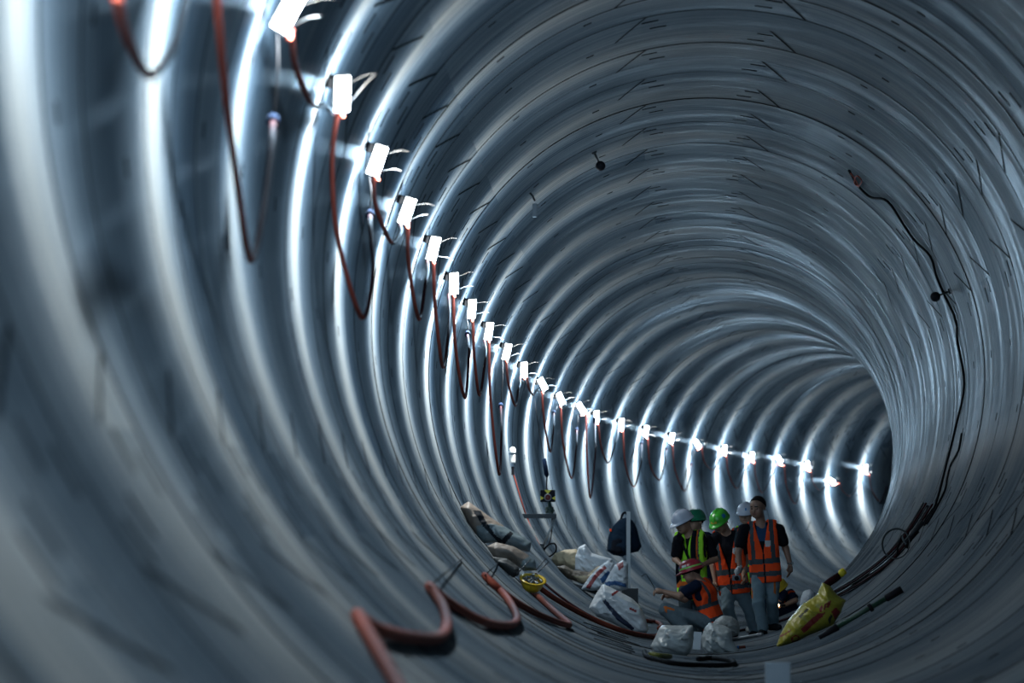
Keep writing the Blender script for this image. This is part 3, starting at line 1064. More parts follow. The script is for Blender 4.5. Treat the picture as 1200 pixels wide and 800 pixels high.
# half hidden behind him: dark green helmet
pD, gD, frD = person(70.5, dict(root=(818, 748), pelvis=(822, 688), neck=(819, 624), head=(815.5, 611, -.02),
    shl=(806, 631), ell=(802, 655, .1), wrl=(806, 678, .0), shr=(833, 631), elr=(838, 655, .1), wrr=(838, 676, .0),
    hipl=(815, 690), knl=(814, 716, -.05), anl=(814, 743), hipr=(828, 690), knr=(829, 716, -.05), anr=(830, 743)),
    dict(facing=(-.6, -1, 0), face=(-.85, -.6, -.05), shirt=D_['navy_cloth'], trousers=D_['dark_trouser'], shoes=D_['shoe_dark'],
         helmet=D_['h_teal'], stickers=((5, 16, .06, .03, M['sticker_blue']),), seed=3.6, handl=((0, -.2, -1), (.6, 0, 0), (0, -1, 0), .4), handr=((0, -.2, -1), (-.6, 0, 0), (0, -1, 0), .4)))
tag(pD, 'man in dark green helmet half hidden behind the lime vested man', 'person')

# behind the bareheaded man: white helmet, lime vest, jeans
pE, gE, frE = person(70.0, dict(root=(880, 741), pelvis=(880, 683), neck=(878, 618), head=(874.5, 603, -.02),
    shl=(862, 625), ell=(858, 650, .1), wrl=(862, 672, .0), shr=(893, 625), elr=(898, 650, .1), wrr=(897, 672, .0),
    hipl=(873, 685), knl=(880, 710, -.05), anl=(881, 734, -.05), hipr=(887, 685), knr=(891, 710, .02), anr=(893, 738, .1)),
    dict(facing=(-.1, -1, 0), face=(-.25, -1, -.12), shirt=D_['navy_cloth'], trousers=D_['denim'], shoes=D_['shoe_white'], vest=D_['lime'],
         helmet=D_['h_white'], stickers=((5, 24, .05, .035, M['sticker_blue']),), seed=4.3, toel=(-.35, -1, 0), handl=((0, -.2, -1), (.6, 0, 0), (0, -1, 0), .4), handr=((0, -.2, -1), (-.6, 0, 0), (0, -1, 0), .4)))
tag(pE, 'man in white helmet peering over the shoulder of the bareheaded man', 'person')

# seated man in front with red helmet, back turned
pF, gF, frF = person(63.6, dict(root=(815, 752), pelvis=(835, 727), neck=(821, 680), head=(811, 670.5, -.02),
    shl=(815, 686, -.19), ell=(796, 698, -.26), wrl=(777.5, 693, -.24), shr=(820, 688, .17), elr=(802, 702, .22), wrr=(788, 698, .12),
    hipl=(829, 729, -.11), knl=(780, 714, -.16), anl=(806, 742, -.2), hipr=(829, 729, .11), knr=(784, 716, .22), anr=(800, 744, .1)),
    dict(facing=(-.9, .42, 0), face=(-.96, .2, -.3), shirt=D_['navy_cloth'], trousers=D_['slate_trouser'], shoes=D_['shoe_dark'], vest=D_['orange'],
         bands=(.2, .015), hem=-.12, helmet=D_['h_red'], stripe=M['sticker_lime'], stickers=((65, 26, .06, .03, M['badge']), (18, 24, .06, .028, M['sticker_blue'])), seed=5.2,
         handl=((-1, 0, .12), (0, .3, -.6), (0, -.4, 1), .75), handr=((-1, 0, .1), (0, -.4, -.6), (0, .4, 1), .6),
         knee_trim=(((779, 711, -.2), (781, 717, -.2)), ((779, 711, -.2), (789, 714, -.2))), toel=(-1, 0, 0), toer=(-1, 0, 0)))
tag(pF, 'seated man in red helmet and orange vest with his back turned', 'person')
mb = MB()
b = P(768, 690, 63.36)
mb.tube(spline([P(768, 692, 63.36) - b, P(765, 685, 63.36) - b, P(759, 675, 63.3) - b, P(757, 672.5, 63.3) - b, P(755, 673, 63.3) - b, P(752, 675, 63.3) - b], 5), .004, 6)
o = mb.build('bent_wire', M['zip'], None); o.location = b
tag(o, 'thin bent wire held up by the seated man in red helmet', 'wire')

# far off, bent over beyond the walking man
pG, gG, frG = person(77.5, dict(root=(917, 724), pelvis=(924, 713, .1), neck=(919, 693, -.02), head=(913.5, 691, -.1),
    shl=(918, 696, -.17), ell=(913, 704, -.2), wrl=(908, 709, -.22), shr=(926, 695, .05), elr=(932, 703, -.12), wrr=(918, 709.5, -.2),
    hipl=(920, 714, -.02), knl=(910, 709, -.2), anl=(912, 721, -.1), hipr=(927, 714, .12), knr=(921, 707, .1), anr=(923, 719, .1)),
    dict(facing=(-.7, -.6, -.3), face=(-.7, -.5, -.5), shirt=D_['navy_cloth'], trousers=D_['denim'], shoes=D_['shoe_dark'], helmet=D_['h_yellow'], seed=6.1,
         handl=((-.8, -.3, -.3), (0, 0, -1), (0, -1, 0), .6), handr=((-.9, -.2, 0), (0, 0, -1), (0, -1, 0), .6)))
tag(pG, 'crouching figure in navy clothes and yellow helmet beyond the walking man', 'person')
mb = MB(); o_, r_, f_, u_, L_ = frG
pt = lambda x, f, u: Vector(o_ + r_ * x + f_ * f + u_ * u * L_ / .52)
mb.tube(spline([pt(.09, -.10, .44), pt(.09, 0, .53), pt(.09, .12, .42), pt(.11, .14, .2)], 6), .018, 6)
mb.build('brace_strap', M['orange'], pG)
M['torch_lens'] = mat('lit_torch_lens', (1, .85, .6), .3, emit=((1, .72, .35), 9))
t = empty('hand_torch', P(912, 709, 77.2))
mb = MB(); mb.tube([(.10, .02, 0), (.0, 0, 0)], .016, 10); mb.build('barrel', M['zip'], t)
mb = MB(); mb.lathe([(0, .035), (.02, .033), (.026, .02), (.018, 0)], (0, 0, 0), rot_to((-.5, -1, 0)), 14); mb.build('lens', M['torch_lens'], t)
tag(t, 'small lit torch in the hand of the crouching figure', 'torch')
# ------------------------------------------------------------------ lamp cables, each hanging from one lamp to the next
M['dark_red'] = mat('dark_maroon_cable', (.030, .008, .010), .8, spec=.04)  # maroon things, and the shaded return half of each lamp cable
M['steel'] = mat('galvanised_steel', (.30, .33, .35), .45, .6)
M['dark_steel'] = mat('dark_steel', (.03, .035, .04), .5, .5)
M['blue_plug'] = mat('blue_plug', (.004, .009, .022), .9, spec=.02)
M['white_plastic'] = mat('white_plastic', (.62, .64, .64), .45)

SPANS = {  # lamp: left drop points, bottom, right points up, plug point or None, lead end
    -2: ([(137, 0), (150, 45)], (175, 88), [(203, 55), (218, 0)], None),
    -1: ([(252, -20), (262, 90), (276, 200)], (293, 304), [(308, 250), (319, 165)], (320, 143)),
    0: ([(341, 35), (347, 80)], (366, 122), [(380, 123)], None),
    1: ([(396, 128), (389, 190), (396, 280)], (424, 372), [(437, 320), (434, 265)], (434, 252)),
    2: ([(438, 200), (440, 240)], (458, 283), [(468, 276)], None),
    3: ([(478, 262), (479, 310)], (491, 374), [(499, 330)], None),
    4: ([(508, 302), (510, 360)], (519, 430), [(526, 390)], None),
    5: ([(531, 343), (534, 410)], (545, 466), [(550, 410)], (548, 392)),
    6: ([(554, 372), (556, 420)], (562, 463), [(569, 420)], None),
    7: ([(573, 398), (575, 470)], (585, 556), [(588, 500)], (587, 476)),
    8: ([(593, 421), (596, 450)], (604, 475), [(608, 455)], None),
    9: ([(617, 440), (620, 455)], (625, 462), [(630, 456)], None),
    10: ([(635, 458), (638, 495)], (645, 529), [(649, 500)], (649, 484)),
    11: ([(657, 475), (660, 520)], (670, 560), [(676, 520)], (676, 504)),
    12: ([(687, 484), (688, 535)], (692, 583), [(698, 530)], (697, 494)),
    13: ([(701, 496), (705, 525)], (713, 542), [(721, 520)], None),
    14: ([(730, 505), (733, 545)], (743, 570), [(752, 540)], (752, 520)),
    15: ([(759, 514), (762, 545)], (773, 562), [(780, 540)], (781, 526)),
    16: ([(788, 522), (791, 550)], (802, 575), [(810, 555)], (810, 544)),
    17: ([(822, 524), (826, 542)], (836, 550), [(843, 538)], None),
    18: ([(851, 534), (854, 555)], (864, 572), [(873, 550)], None),
    19: ([(884, 542), (886, 560)], (893, 577), [(903, 560)], None),
    20: ([(919, 546), (922, 570)], (932, 590), [(940, 565)], (941, 553)),
    21: ([(950, 552), (953, 565)], (960, 574), [(967, 570)], None),
    22: ([(984, 566), (987, 574)], (996, 581), [(1006, 570)], None),
    23: ([(1019, 556), (1021, 572)], (1031, 587), [(1039, 570)], None),
}
for k, (lft, bot, rgt, plug) in SPANS.items():
    y0, y1 = LAMP_POS[k].y, LAMP_POS[k + 1].y
    b = P(bot[0], bot[1], (y0 + y1) / 2)
    root = empty('power_cable', b)
    n = len(lft) + len(rgt) + 1
    pts = [(p, q / (n + 0.0)) for q, p in enumerate(lft + [bot] + rgt)]
    w3 = [P(p[0], p[1], y0 + (y1 - y0) * (.04 + .9 * t)) - b for p, t in pts]
    s_ = spline(w3, 7)
    cut = len(lft) * 7
    l0 = LAMP_POS[k] - b + Vector((0, 0, -.135))
    mb = MB(); mb.tube(([l0] if k >= 0 else []) + s_[:cut + 1], .0165, 9); mb.build('cable', M['red_cable'], root)
    end = LAMP_POS[k + 1] - b - inward(LAMP_POS[k + 1]) * .06 + Vector((0, 0, -.135))
    up = s_[cut:]  # rising half of the same cable, its shade put into a darker colour
    mb = MB()
    if plug:
        pl = P(plug[0], plug[1], y0 + (y1 - y0) * .95) - b
        mb.tube(up + [pl], .015, 9); mb.build('shaded_return', M['dark_red'], root)
        mb = MB(); d = (pl - up[-1]).normalized()
        mb.tube([pl - d * .03, pl - d * .03, pl + d * .02, pl + d * .05, pl + d * .12, pl + d * .16], [.015, .032, .034, .030, .032, .012], 10)
        mb.build('plug', M['blue_plug'], root)
        mb = MB(); mb.tube(spline([pl + d * .15, pl * .4 + end * .6 + Vector((.01, 0, 0)), end], 6), .006, 6); mb.build('lead', M['black_cable'], root)
    else:
        mb.tube(spline(up[-2:] + [end], 4) if len(up) < 2 else up + spline([up[-1], (up[-1] + end) / 2 + Vector((.01, 0, -.01)), end], 4)[1:], .015, 9); mb.build('shaded_return', M['dark_red'], root)
    if k < 24:
        tag(root, 'cable loop cut by the top edge, left of the long one' if k == -2 else 'longest red cable loop, hanging in the upper left corner' if k == -1 else
            'cable loop hanging between the %s and %s lamps of the row' % (NTH[k], NTH[k + 1]), 'cable', 'cable loops between the work lamps')

# ------------------------------------------------------------------ hose pinned in zigzags low on the left wall
M['hose'] = mat('brick_red_hose', (.15, .036, .023), .7, spec=.10, var=.25, vscale=5)
hz = [(486, 840), (465, 800), (440, 757), (420, 722), (425, 727), (450, 740), (486, 747), (514, 747), (524, 733), (518, 708), (503, 687), (512, 695), (540, 715), (572, 730),
      (598, 732), (606, 724), (598, 706), (585, 690), (568, 674), (580, 686), (606, 706), (636, 722), (667, 732), (650, 716), (630, 698), (612, 678), (624, 682),
      (650, 701), (690, 723), (730, 739), (764, 746), (790, 748)]
w3 = [on_wall(px, py, .035) for px, py in hz]
b = w3[7]
root = empty('hose', b)
mb = MB(); mb.tube([p - b for p in spline(w3, 6)], .030, 10); mb.build('tube', M['hose'], root)
mb = MB(); mb.tube([on_wall(503, 687, .05) - b, on_wall(541, 655, .01) - b], .006, 6); mb.build('tie_wire', M['black_cable'], root)
mb = MB(); mb.tube([on_wall(568, 674, .05) - b, on_wall(584, 659, .01) - b], .006, 6); mb.build('tie_wire', M['black_cable'], root)
tag(root, 'brick red hose pinned in zigzags along the foot of the left wall', 'hose')
w3 = [on_wall(px, py, .02) for px, py in ((628, 672), (646, 690), (676, 712), (712, 731), (748, 742), (778, 744))]
mb = MB(); mb.tube([p - w3[2] for p in spline(w3, 6)], .014, 8); o = mb.build('hose', M['dark_red'], None); o.location = w3[2]
tag(o, 'thin dark hose running down from the yellow helmet to the printed sack', 'hose')

# ------------------------------------------------------------------ survey bracket and prism target on the left wall
yb = 77.6
root = empty('survey_bracket', P(635, 640, yb))
o0 = P(635, 640, yb)
L_ = lambda px, py, dy=0: P(px, py, yb + dy) - o0
mb = MB()
a, c = L_(611, 604.5), L_(652, 604.5)
mb.box((a + c) / 2, ((c - a).length, .07, .065), None, 0, .004)
mb.build('arm', M['dark_steel'], root)
mb = MB(); mb.tube([L_(650, 607), L_(636, 641)], .018, 8); mb.build('strut', M['steel'], root)
mb = MB(); mb.box(L_(633.5, 641), (.09, .07, .10), None, 0, .01); mb.build('wall_foot', M['dark_steel'], root)
mb = MB(); mb.tube(spline([L_(636, 644), L_(645, 637), (L_(651, 638)), L_(651, 646), L_(643, 652), L_(637, 648)], 6), .012, 7); mb.build('cable_loop', M['black_cable'], root)
tag(root, 'dark steel bracket arm on the left wall carrying the survey target', 'bracket')
root = empty('survey_target', P(644, 602, yb))
o0 = P(644, 602, yb)
mb = MB()
mb.lathe([(0, 0), (.055, 0), (.06, .01), (.06, .03), (.05, .035), (.05, .05), (.06, .055), (.058, .085), (.03, .095), (.02, .16), (0, .16)], (0, 0, .01), None, 20)
for q in range(3):
    an = q * 2.1
    mb.lathe([(.012, .0), (.018, .01), (.018, .025), (.012, .03)], (.055 * math.cos(an), .055 * math.sin(an), .03), None, 8)
M['olive'] = mat('olive_metal', (.03, .055, .045), .4, .3)
mb.build('tribrach', M['olive'], root)
pc = L_(642, 581)
mb = MB(); mb.box(pc, (.21, .02, .17), None, 0, .004)
t_ = mb.build('target_plate', M['zip'], root)
M['target_yellow'] = mat('target_yellow', (.75, .62, .03), .5)
for sg in ([(-.05, .085), (.05, .085), (0, .03)], [(-.105, .0), (-.105, -.06), (-.055, -.03)], [(.105, 0), (.105, -.06), (.055, -.03)]):
    V = [pc + Vector((x, -.0115, z)) for x, z in sg] + [pc + Vector((x, -.0145, z)) for x, z in sg]
    mesh_obj('yellow_mark', V, [(3, 4, 5), (0, 2, 1), (0, 1, 4, 3), (1, 2, 5, 4), (2, 0, 3, 5)], M['target_yellow'], t_, None, False)
mb = MB(); mb.lathe([(.052, 0), (.052, .05), (.044, .055), (.040, .05)], pc + Vector((0, -.01, -.02)), rot_to((0, -1, 0)), 22); mb.build('prism_ring', M['grey_gadget'], root)
M['prism'] = mat('red_prism_glass', (.14, .02, .02), .15, coat=.5)
mb = MB(); mb.lathe([(0, .05), (.041, .05), (.041, .03)], pc + Vector((0, -.01, -.02)), rot_to((0, -1, 0)), 22); mb.build('prism', M['prism'], root)
tag(root, 'black and yellow survey target with red prism standing on the wall bracket', 'survey target')

# small white fitting and inline plug on hanging wires
c0 = on_wall(601, 535, .07)
root = empty('wall_sensor', c0)
mb = MB(); mb.box((0, 0, -.03), (.075, .07, .12), None, 0, .015); mb.build('casing', M['white_plastic'], root)
mb = MB(); mb.lathe([(.0, .08), (.03, .07), (.045, .04), (.045, 0)], (-.005, 0, .06), None, 16); mb.build('dome', M['white_plastic'], root)
mb = MB(); mb.box((0, 0, -.20), (.04, .05, .12), None, 0, .01); mb.build('connector', M['zip'], root)
mb = MB(); mb.tube(spline([(0, 0, -.25), P(603, 560, c0.y) - c0, P(612, 590, c0.y) - c0, P(622, 618, c0.y) - c0, P(633, 640, c0.y - 1) - c0], 6), .010, 6); mb.build('wire', M['red_cable'], root)
tag(root, 'small white box with dome fixed to the left wall above the bracket', 'sensor')
c0 = P(639, 546, 78.5)
root = empty('inline_plug', c0)
mb = MB(); mb.tube([(-.02, 0, .11), (-.018, 0, .10), (0, 0, 0), (.02, 0, -.12), (.025, 0, -.16)], [.012, .03, .032, .034, .012], 10); mb.build('casing', M['blue_plug'], root)
mb = MB(); mb.tube(spline([(-.02, 0, .1), P(632, 505, 78.5) - c0, P(627, 470, 78.5) - c0, P(627, 456, 79.5) - c0], 6), .006, 6); mb.build('upper_lead', M['black_cable'], root)
mb = MB(); mb.tube(spline([(.024, 0, -.15), P(641, 575, 78.5) - c0, P(647, 600, 78.3) - c0, P(645, 632, 78) - c0, P(637, 645, 77.7) - c0], 6), .010, 6); mb.build('lower_lead', M['black_cable'], root)
tag(root, 'dark blue plug in a thin wire hanging above the survey target', 'plug')

# ------------------------------------------------------------------ tarpaulin bundles against the wall, upturned helmet
M['tarp_brown'] = mat('brown_wrapping', (.15, .125, .105), .55, bump=.4, bscale=14, var=.25, vscale=5)
M['tarp_grey'] = mat('grey_plastic_wrap', (.12, .16, .18), .3, bump=.5, bscale=12)
M['tarp_dark'] = mat('dark_tarpaulin', (.035, .038, .038), .6, bump=.4, bscale=14)
M['tape'] = mat('dark_tape', (.008, .011, .016), .6, spec=.1)
yT = 55.4


def bundle(name, pts, y, th, mats, label, cat, group=None, zones=(), **kw):
    cx_ = sum(p[0] for p in pts) / len(pts); by = max(p[1] for p in pts)
    c = P(cx_, by, y)
    zz = [(i, px_poly(z, y, c)) for i, z in zones]

    def fm(fc):
        out = np.zeros(len(fc), int)
        for i, z in zz: out[in_poly(fc[:, [0, 2]], z)] = i
        return out
    o = pillow(name, px_poly(pts, y, c), th, mats, None, fm=fm if zones else None, **kw)
    o.location = c
    return tag(o, label, cat, group)


bundle('wrapped_bundle', [(539, 594), (549, 587), (561, 596), (575, 606), (595, 619), (614, 629), (623, 635), (621, 647), (608, 645), (580, 636), (566, 636), (556, 624), (547, 611)], yT + .0, .30,
       [M['tarp_brown'], M['tarp_grey'], M['tape']], 'long brown and grey wrapped bundle lying topmost against the left wall', 'bundle', 'wrapped bundles by the left wall',
       zones=((1, [(558, 616), (575, 613), (600, 619), (626, 633), (626, 650), (560, 640)]), (2, [(554, 598), (563, 598), (571, 613), (580, 626), (588, 632), (598, 622), (602, 625), (592, 637), (584, 636), (566, 616)])), wrinkle=.06, ws=7, edge=.16, seed=1)
bundle('wrapped_bundle', [(570, 640), (581, 635), (602, 640), (618, 649), (627, 656), (629, 668), (614, 669), (598, 657), (580, 655)], yT - .34, .24,
       [M['tarp_brown'], M['tarp_grey']], 'shorter brown bundle with a clear grey end in the middle of the wrapped pile', 'bundle', 'wrapped bundles by the left wall',
       zones=((1, [(612, 657), (622, 650), (632, 655), (632, 672), (606, 671)]),), wrinkle=.06, ws=8, edge=.15, seed=2.2)
bundle('wrapped_bundle', [(575, 652), (594, 654), (608, 664), (609, 673), (601, 677), (590, 668), (580, 659)], yT - .75, .20,
       [M['tarp_dark']], 'dark crumpled tarpaulin at the bottom of the wrapped pile', 'tarpaulin', 'wrapped bundles by the left wall', wrinkle=.06, ws=10, edge=.12, seed=3.1)

c0 = P(622, 693, 55.0)
root = empty('hard_hat', c0)
tiltM = Matrix.Rotation(math.radians(10), 3, 'Y') @ Matrix.Rotation(math.radians(24), 3, 'X')
mb = MB(); pr = []
for j in range(12):
    t = j / 11
    pr.append((.118 * math.sin(t * PI / 2) ** .8, .135 * (1 - math.cos(t * PI / 2))))
pr += [(.135, .137), (.137, .142), (.116, .140)]
inner = [(r * .95, z + .006) for r, z in pr[:12]][::-1]
mb.lathe([(max(r, .001), z) for r, z in pr + inner], (0, 0, 0), tiltM, 28); mb.build('shell', M['h_yellow'], root)
mb = MB(); mb.tube([tiltM @ Vector((.10 * math.cos(2 * PI * i / 20), .10 * math.sin(2 * PI * i / 20), .115)) for i in range(20)], .009, 6, closed=True)
mb.build('head_band', M['grey_gadget'], root)
tag(root, 'upturned yellow hard hat full of metal clips beside the wrapped bundles', 'helmet')
rng = random.Random(3); mb = MB()
for i in range(34):
    a = rng.uniform(0, 2 * PI); r_ = .09 * math.sqrt(rng.random())
    p = tiltM @ Vector((r_ * math.cos(a), r_ * math.sin(a), .118 + rng.uniform(0, .03)))
    d = Vector((rng.uniform(-1, 1), rng.uniform(-1, 1), rng.uniform(-.5, .6))).normalized()
    mb.tube([p - d * .022, p - d * .012, p - d * .012, p + d * .022], [.012, .012, .006, .006], 6)
M['clip'] = mat('grey_metal_clips', (.2, .23, .24), .4, .6)
o = mb.build('metal_clips', M['clip'], None); o.location = c0
tag(o, 'heap of small grey metal clips inside the upturned yellow hard hat', 'clips', kind='stuff')
for i, (a, c) in enumerate((((628, 668), (640, 654)), ((631, 670), (643, 658)), ((606, 672), (622, 655)))):
    p0, p1 = P(*a, 54.6 - .1 * i), P(*c, 54.8 - .1 * i)
    mb = MB(); mb.tube([(0, 0, 0), p1 - p0], .006, 6); o = mb.build('steel_rod', M['dark_steel'], None); o.location = p0
    tag(o, ('thin rod sticking up right behind the upturned hard hat', 'second thin rod right of the upturned hard hat, the lower of the pair', 'thin rod leaning across the grey end of the wrapped bundle')[i], 'rod', 'thin rods around the upturned hard hat')

# ------------------------------------------------------------------ heap of bags further in, post and backpack
M['beige_bag'] = mat('beige_woven_bag', (.42, .34, .22), .7, bump=.4, bscale=20, var=.2, vscale=6)
M['white_bag'] = mat('white_woven_bag', (.72, .74, .76), .4, bump=.5, bscale=22)
M['brown_bag'] = mat('brown_bag', (.10, .075, .05), .7, bump=.4, bscale=20)
M['print_bag'] = mat('pale_printed_bag', (.60, .62, .64), .45, bump=.5, bscale=22)
M['print_blue'] = mat('blue_print', (.03, .09, .22), .5)
M['print_red'] = mat('red_print', (.28, .04, .04), .5)
M['print_navy'] = mat('navy_print', (.012, .02, .05), .5)
yP = 77.0
G_ = 'bags heaped beneath the backpack'
bundle('sack', [(646, 655), (650, 648), (662, 644), (675, 643), (682, 650), (681, 664), (672, 668), (660, 663), (652, 663)], yP + .42, .30, [M['beige_bag']],
       'beige bag at the left end of the heap under the backpack', 'bag', G_, wrinkle=.06, seed=4)
bundle('sack', [(674, 668), (674, 652), (678, 641), (686, 637), (694, 648), (708, 652), (718, 655), (716, 668), (700, 675), (684, 672)], yP + .08, .32, [M['white_bag']],
       'bright white bag on top of the heap under the backpack', 'bag', G_, wrinkle=.06, seed=5)
bundle('sack', [(652, 664), (662, 662), (672, 668), (690, 670), (702, 662), (706, 668), (694, 682), (682, 684), (664, 677)], yP - .24, .26, [M['brown_bag'], M['beige_bag']],
       'rolled brown bag with a beige edge lying under the white bag', 'bag', G_, zones=((1, [(672, 674), (688, 674), (702, 662), (707, 668), (694, 683), (680, 683)]),), wrinkle=.06, seed=6)
bundle('sack', [(681, 690), (690, 676), (702, 664), (712, 657), (720, 660), (716, 676), (708, 690), (694, 692)], yP - .55, .30, [M['print_bag'], M['print_red'], M['print_blue']],
       'printed bag with red and blue lettering lying left in the heap', 'bag', G_, zones=((1, [(686, 688), (698, 671), (708, 662), (711, 665), (698, 678), (691, 690)]), (2, [(703, 678), (712, 668), (716, 672), (706, 684)])), wrinkle=.06, seed=7)
bundle('sack', [(705, 690), (712, 676), (720, 662), (730, 656), (736, 660), (736, 690), (722, 693)], yP - .86, .28, [M['print_bag'], M['print_blue'], M['print_red']],
       'printed bag with a blue stripe standing against the steel post', 'bag', G_, zones=((1, [(708, 682), (722, 680), (734, 684), (734, 688), (720, 685), (710, 687)]), (2, [(722, 660), (730, 658), (731, 664), (725, 668)])), wrinkle=.06, seed=8)
a, c = P(664, 683, yP - .15), P(729, 703, yP - .15)
mb = MB(); d = c - a
mb.box((0, 0, 0), (d.length, .3, .06), Matrix.Rotation(-math.atan2(d.z, d.x), 3, 'Y'), 0, .006)
o = mb.build('plank', M['tarp_dark'], None); o.location = (a + c) / 2
tag(o, 'dark plank sloping under the heap of bags', 'plank')

root = empty('steel_post', P(736.5, 714, 79.3))
o0 = P(736.5, 714, 79.3)
top = P(736.5, 599, 79.3) - o0
mb = MB(); mb.box((0, 0, top.z / 2), (.055, .010, top.z), None); mb.box((-.024, .024, top.z / 2), (.010, .05, top.z), None); mb.build('angle_bar', M['steel'], root)
mb = MB(); mb.box((.02, .05, .16), (.24, .2, .30), None, 0, .01); mb.build('foot_block', M['dark_steel'], root)
mb = MB(); mb.tube([(0, .0, top.z - .06), (-.02, .07, top.z - .05), (-.02, .1, top.z - .01)], .009, 6); mb.build('hook', M['dark_steel'], root)
tag(root, 'upright steel angle post with the backpack hung on it', 'post')
yk = 79.55
pts = [(711, 645), (713, 628), (718, 617), (725, 609), (733, 606), (741, 609), (746, 618), (749, 630), (752, 640), (748, 646), (738, 648), (729, 652), (718, 650)]
c0 = P(732, 652, yk)
root = empty('backpack', c0)
M['backpack'] = mat('dark_navy_backpack', (.008, .020, .038), .8, spec=.08, bump=.3, bscale=20)
pillow('body', px_poly(pts, yk, c0), .30, M['backpack'], root, wrinkle=.02, ws=9, edge=.12, h=.016)
pillow('front_pocket', px_poly([(715, 646), (717, 632), (725, 626), (731, 630), (731, 647), (724, 650)], yk - .10, c0), .12, M['bag_black'], root, wrinkle=.01, edge=.06).location = (0, -.10, 0)
mb = MB(); mb.tube(spline([P(727, 610, yk) - c0, P(730, 602, yk) - c0, P(733, 600.5, yk) - c0, P(736, 604, yk) - c0, P(738, 612, yk) - c0], 6), .016, 8); mb.build('carry_loop', M['bag_black'], root)
mb = MB(); mb.box(P(715.5, 621, yk - .08) - c0, (.03, .02, .04), None, 0, .005); mb.build('tag', M['orange'], root)
tag(root, 'dark navy backpack hanging from the steel post', 'backpack')

# ------------------------------------------------------------------ sacks on the floor
bundle('sack', [(690, 712), (697, 698), (706, 684), (714, 687), (728, 694), (741, 701), (751, 711), (757, 726), (760, 738), (757, 742), (744, 742), (728, 735), (712, 727), (699, 722)], 65.6, .36,
       [M['print_bag'], M['print_navy'], M['print_red']], 'pale printed sack with a navy stripe leaning on the left slope of the floor', 'sack',
       zones=((1, [(705, 703), (709, 702), (726, 720), (743, 735), (741, 739), (722, 725)]), (2, [(716, 695), (724, 691), (725, 693), (717, 698)]), (2, [(738, 711), (746, 715), (745, 717), (737, 713)])), wrinkle=.06, ws=8, edge=.14, seed=9)
M['white_sack'] = mat('white_plastic_sack', (.43, .47, .48), .28, bump=.6, bscale=13)
M['grey_sack'] = mat('grey_dusty_sack', (.28, .29, .28), .5, bump=.6, bscale=22, var=.3, vscale=10)
bundle('sack', [(762, 757), (767, 748), (773, 735), (778, 732), (795, 733), (812, 732), (813, 748), (810, 762), (804, 769), (788, 770), (768, 765)], 55.2, .36,
       [M['white_sack']], 'smooth white plastic sack in front of the seated man, left of the pair', 'sack', wrinkle=.075, ws=9, edge=.13, seed=10.4)
bundle('sack', [(822, 746), (826, 735), (832, 729), (842, 731), (850, 733), (857, 738), (858, 750), (866, 761), (864, 766), (846, 768), (829, 766), (823, 758)], 57.2, .34,
       [M['white_sack']], 'crumpled white plastic sack in front of the seated man, right of the pair', 'sack', wrinkle=.085, ws=13, edge=.12, seed=12)
bundle('sack', [(830, 738), (838, 726), (847, 721), (858, 722), (865, 728), (867, 736), (866, 743), (852, 748), (836, 746)], 59.6, .34,
       [M['grey_sack']], 'dusty grey crumpled sack right behind the crumpled white sack', 'sack', wrinkle=.08, ws=14, edge=.12, seed=13)
M['white_sheet'] = mat('white_sheet', (.52, .58, .64), .6)
c0 = P(817, 761, 58.4)
mb = MB(); mb.box((0, 0, .095), (.085, .02, .19), Matrix.Rotation(-.12, 3, 'X') @ Matrix.Rotation(.08, 3, 'Y'), 0, .004)
o = mb.build('white_board', M['white_sheet'], None); o.location = c0
tag(o, 'small white board standing between the two white sacks', 'board')

M['yellow_sack'] = mat('yellow_woven_sack', (.34, .305, .03), .35, bump=.6, bscale=12, var=.15, vscale=5)
M['yellow_print'] = mat('dark_red_print', (.22, .02, .02), .5)
M['black_print'] = mat('black_print', (.03, .03, .02), .5)
zs = [(1, [(937, 737), (947, 727), (957, 718), (966, 717), (963, 722), (953, 731), (942, 741)]), (1, [(973, 716), (979, 711), (984, 717), (978, 726)]),
      (1, [(959, 716), (961, 709), (963, 709), (962, 716)]), (1, [(963, 714), (966, 706), (968, 706), (966, 714)]), (1, [(967, 712), (969, 705), (973, 703), (972, 708), (970, 712)]),
      (2, [(935, 722), (940, 717), (942, 718), (937, 724)]), (2, [(941, 716), (945, 712), (947, 713), (943, 718)]), (2, [(969, 726), (973, 719), (975, 721), (972, 731)]),
      (1, [(914, 744), (920, 741), (926, 737), (926, 738.5), (920, 743), (914, 746)]), (1, [(927, 746), (932, 743), (937, 746), (935, 751), (928, 752), (926, 749)]), (0, [(929, 746.5), (932, 744.8), (935, 747), (934, 749.5), (929, 750.5), (928, 749)])]
bundle('sack', [(910, 757), (914, 744), (924, 726), (940, 708), (958, 696), (961, 688), (964, 682), (973, 687), (981, 697), (991, 703), (985, 718), (976, 732), (957, 740), (934, 751), (918, 757)], 55.7, .34,
       [M['yellow_sack'], M['yellow_print'], M['black_print']], 'yellow printed sack lying on the right slope of the floor', 'sack', zones=zs, wrinkle=.035, ws=5.5, edge=.16, seed=14, h=.011)

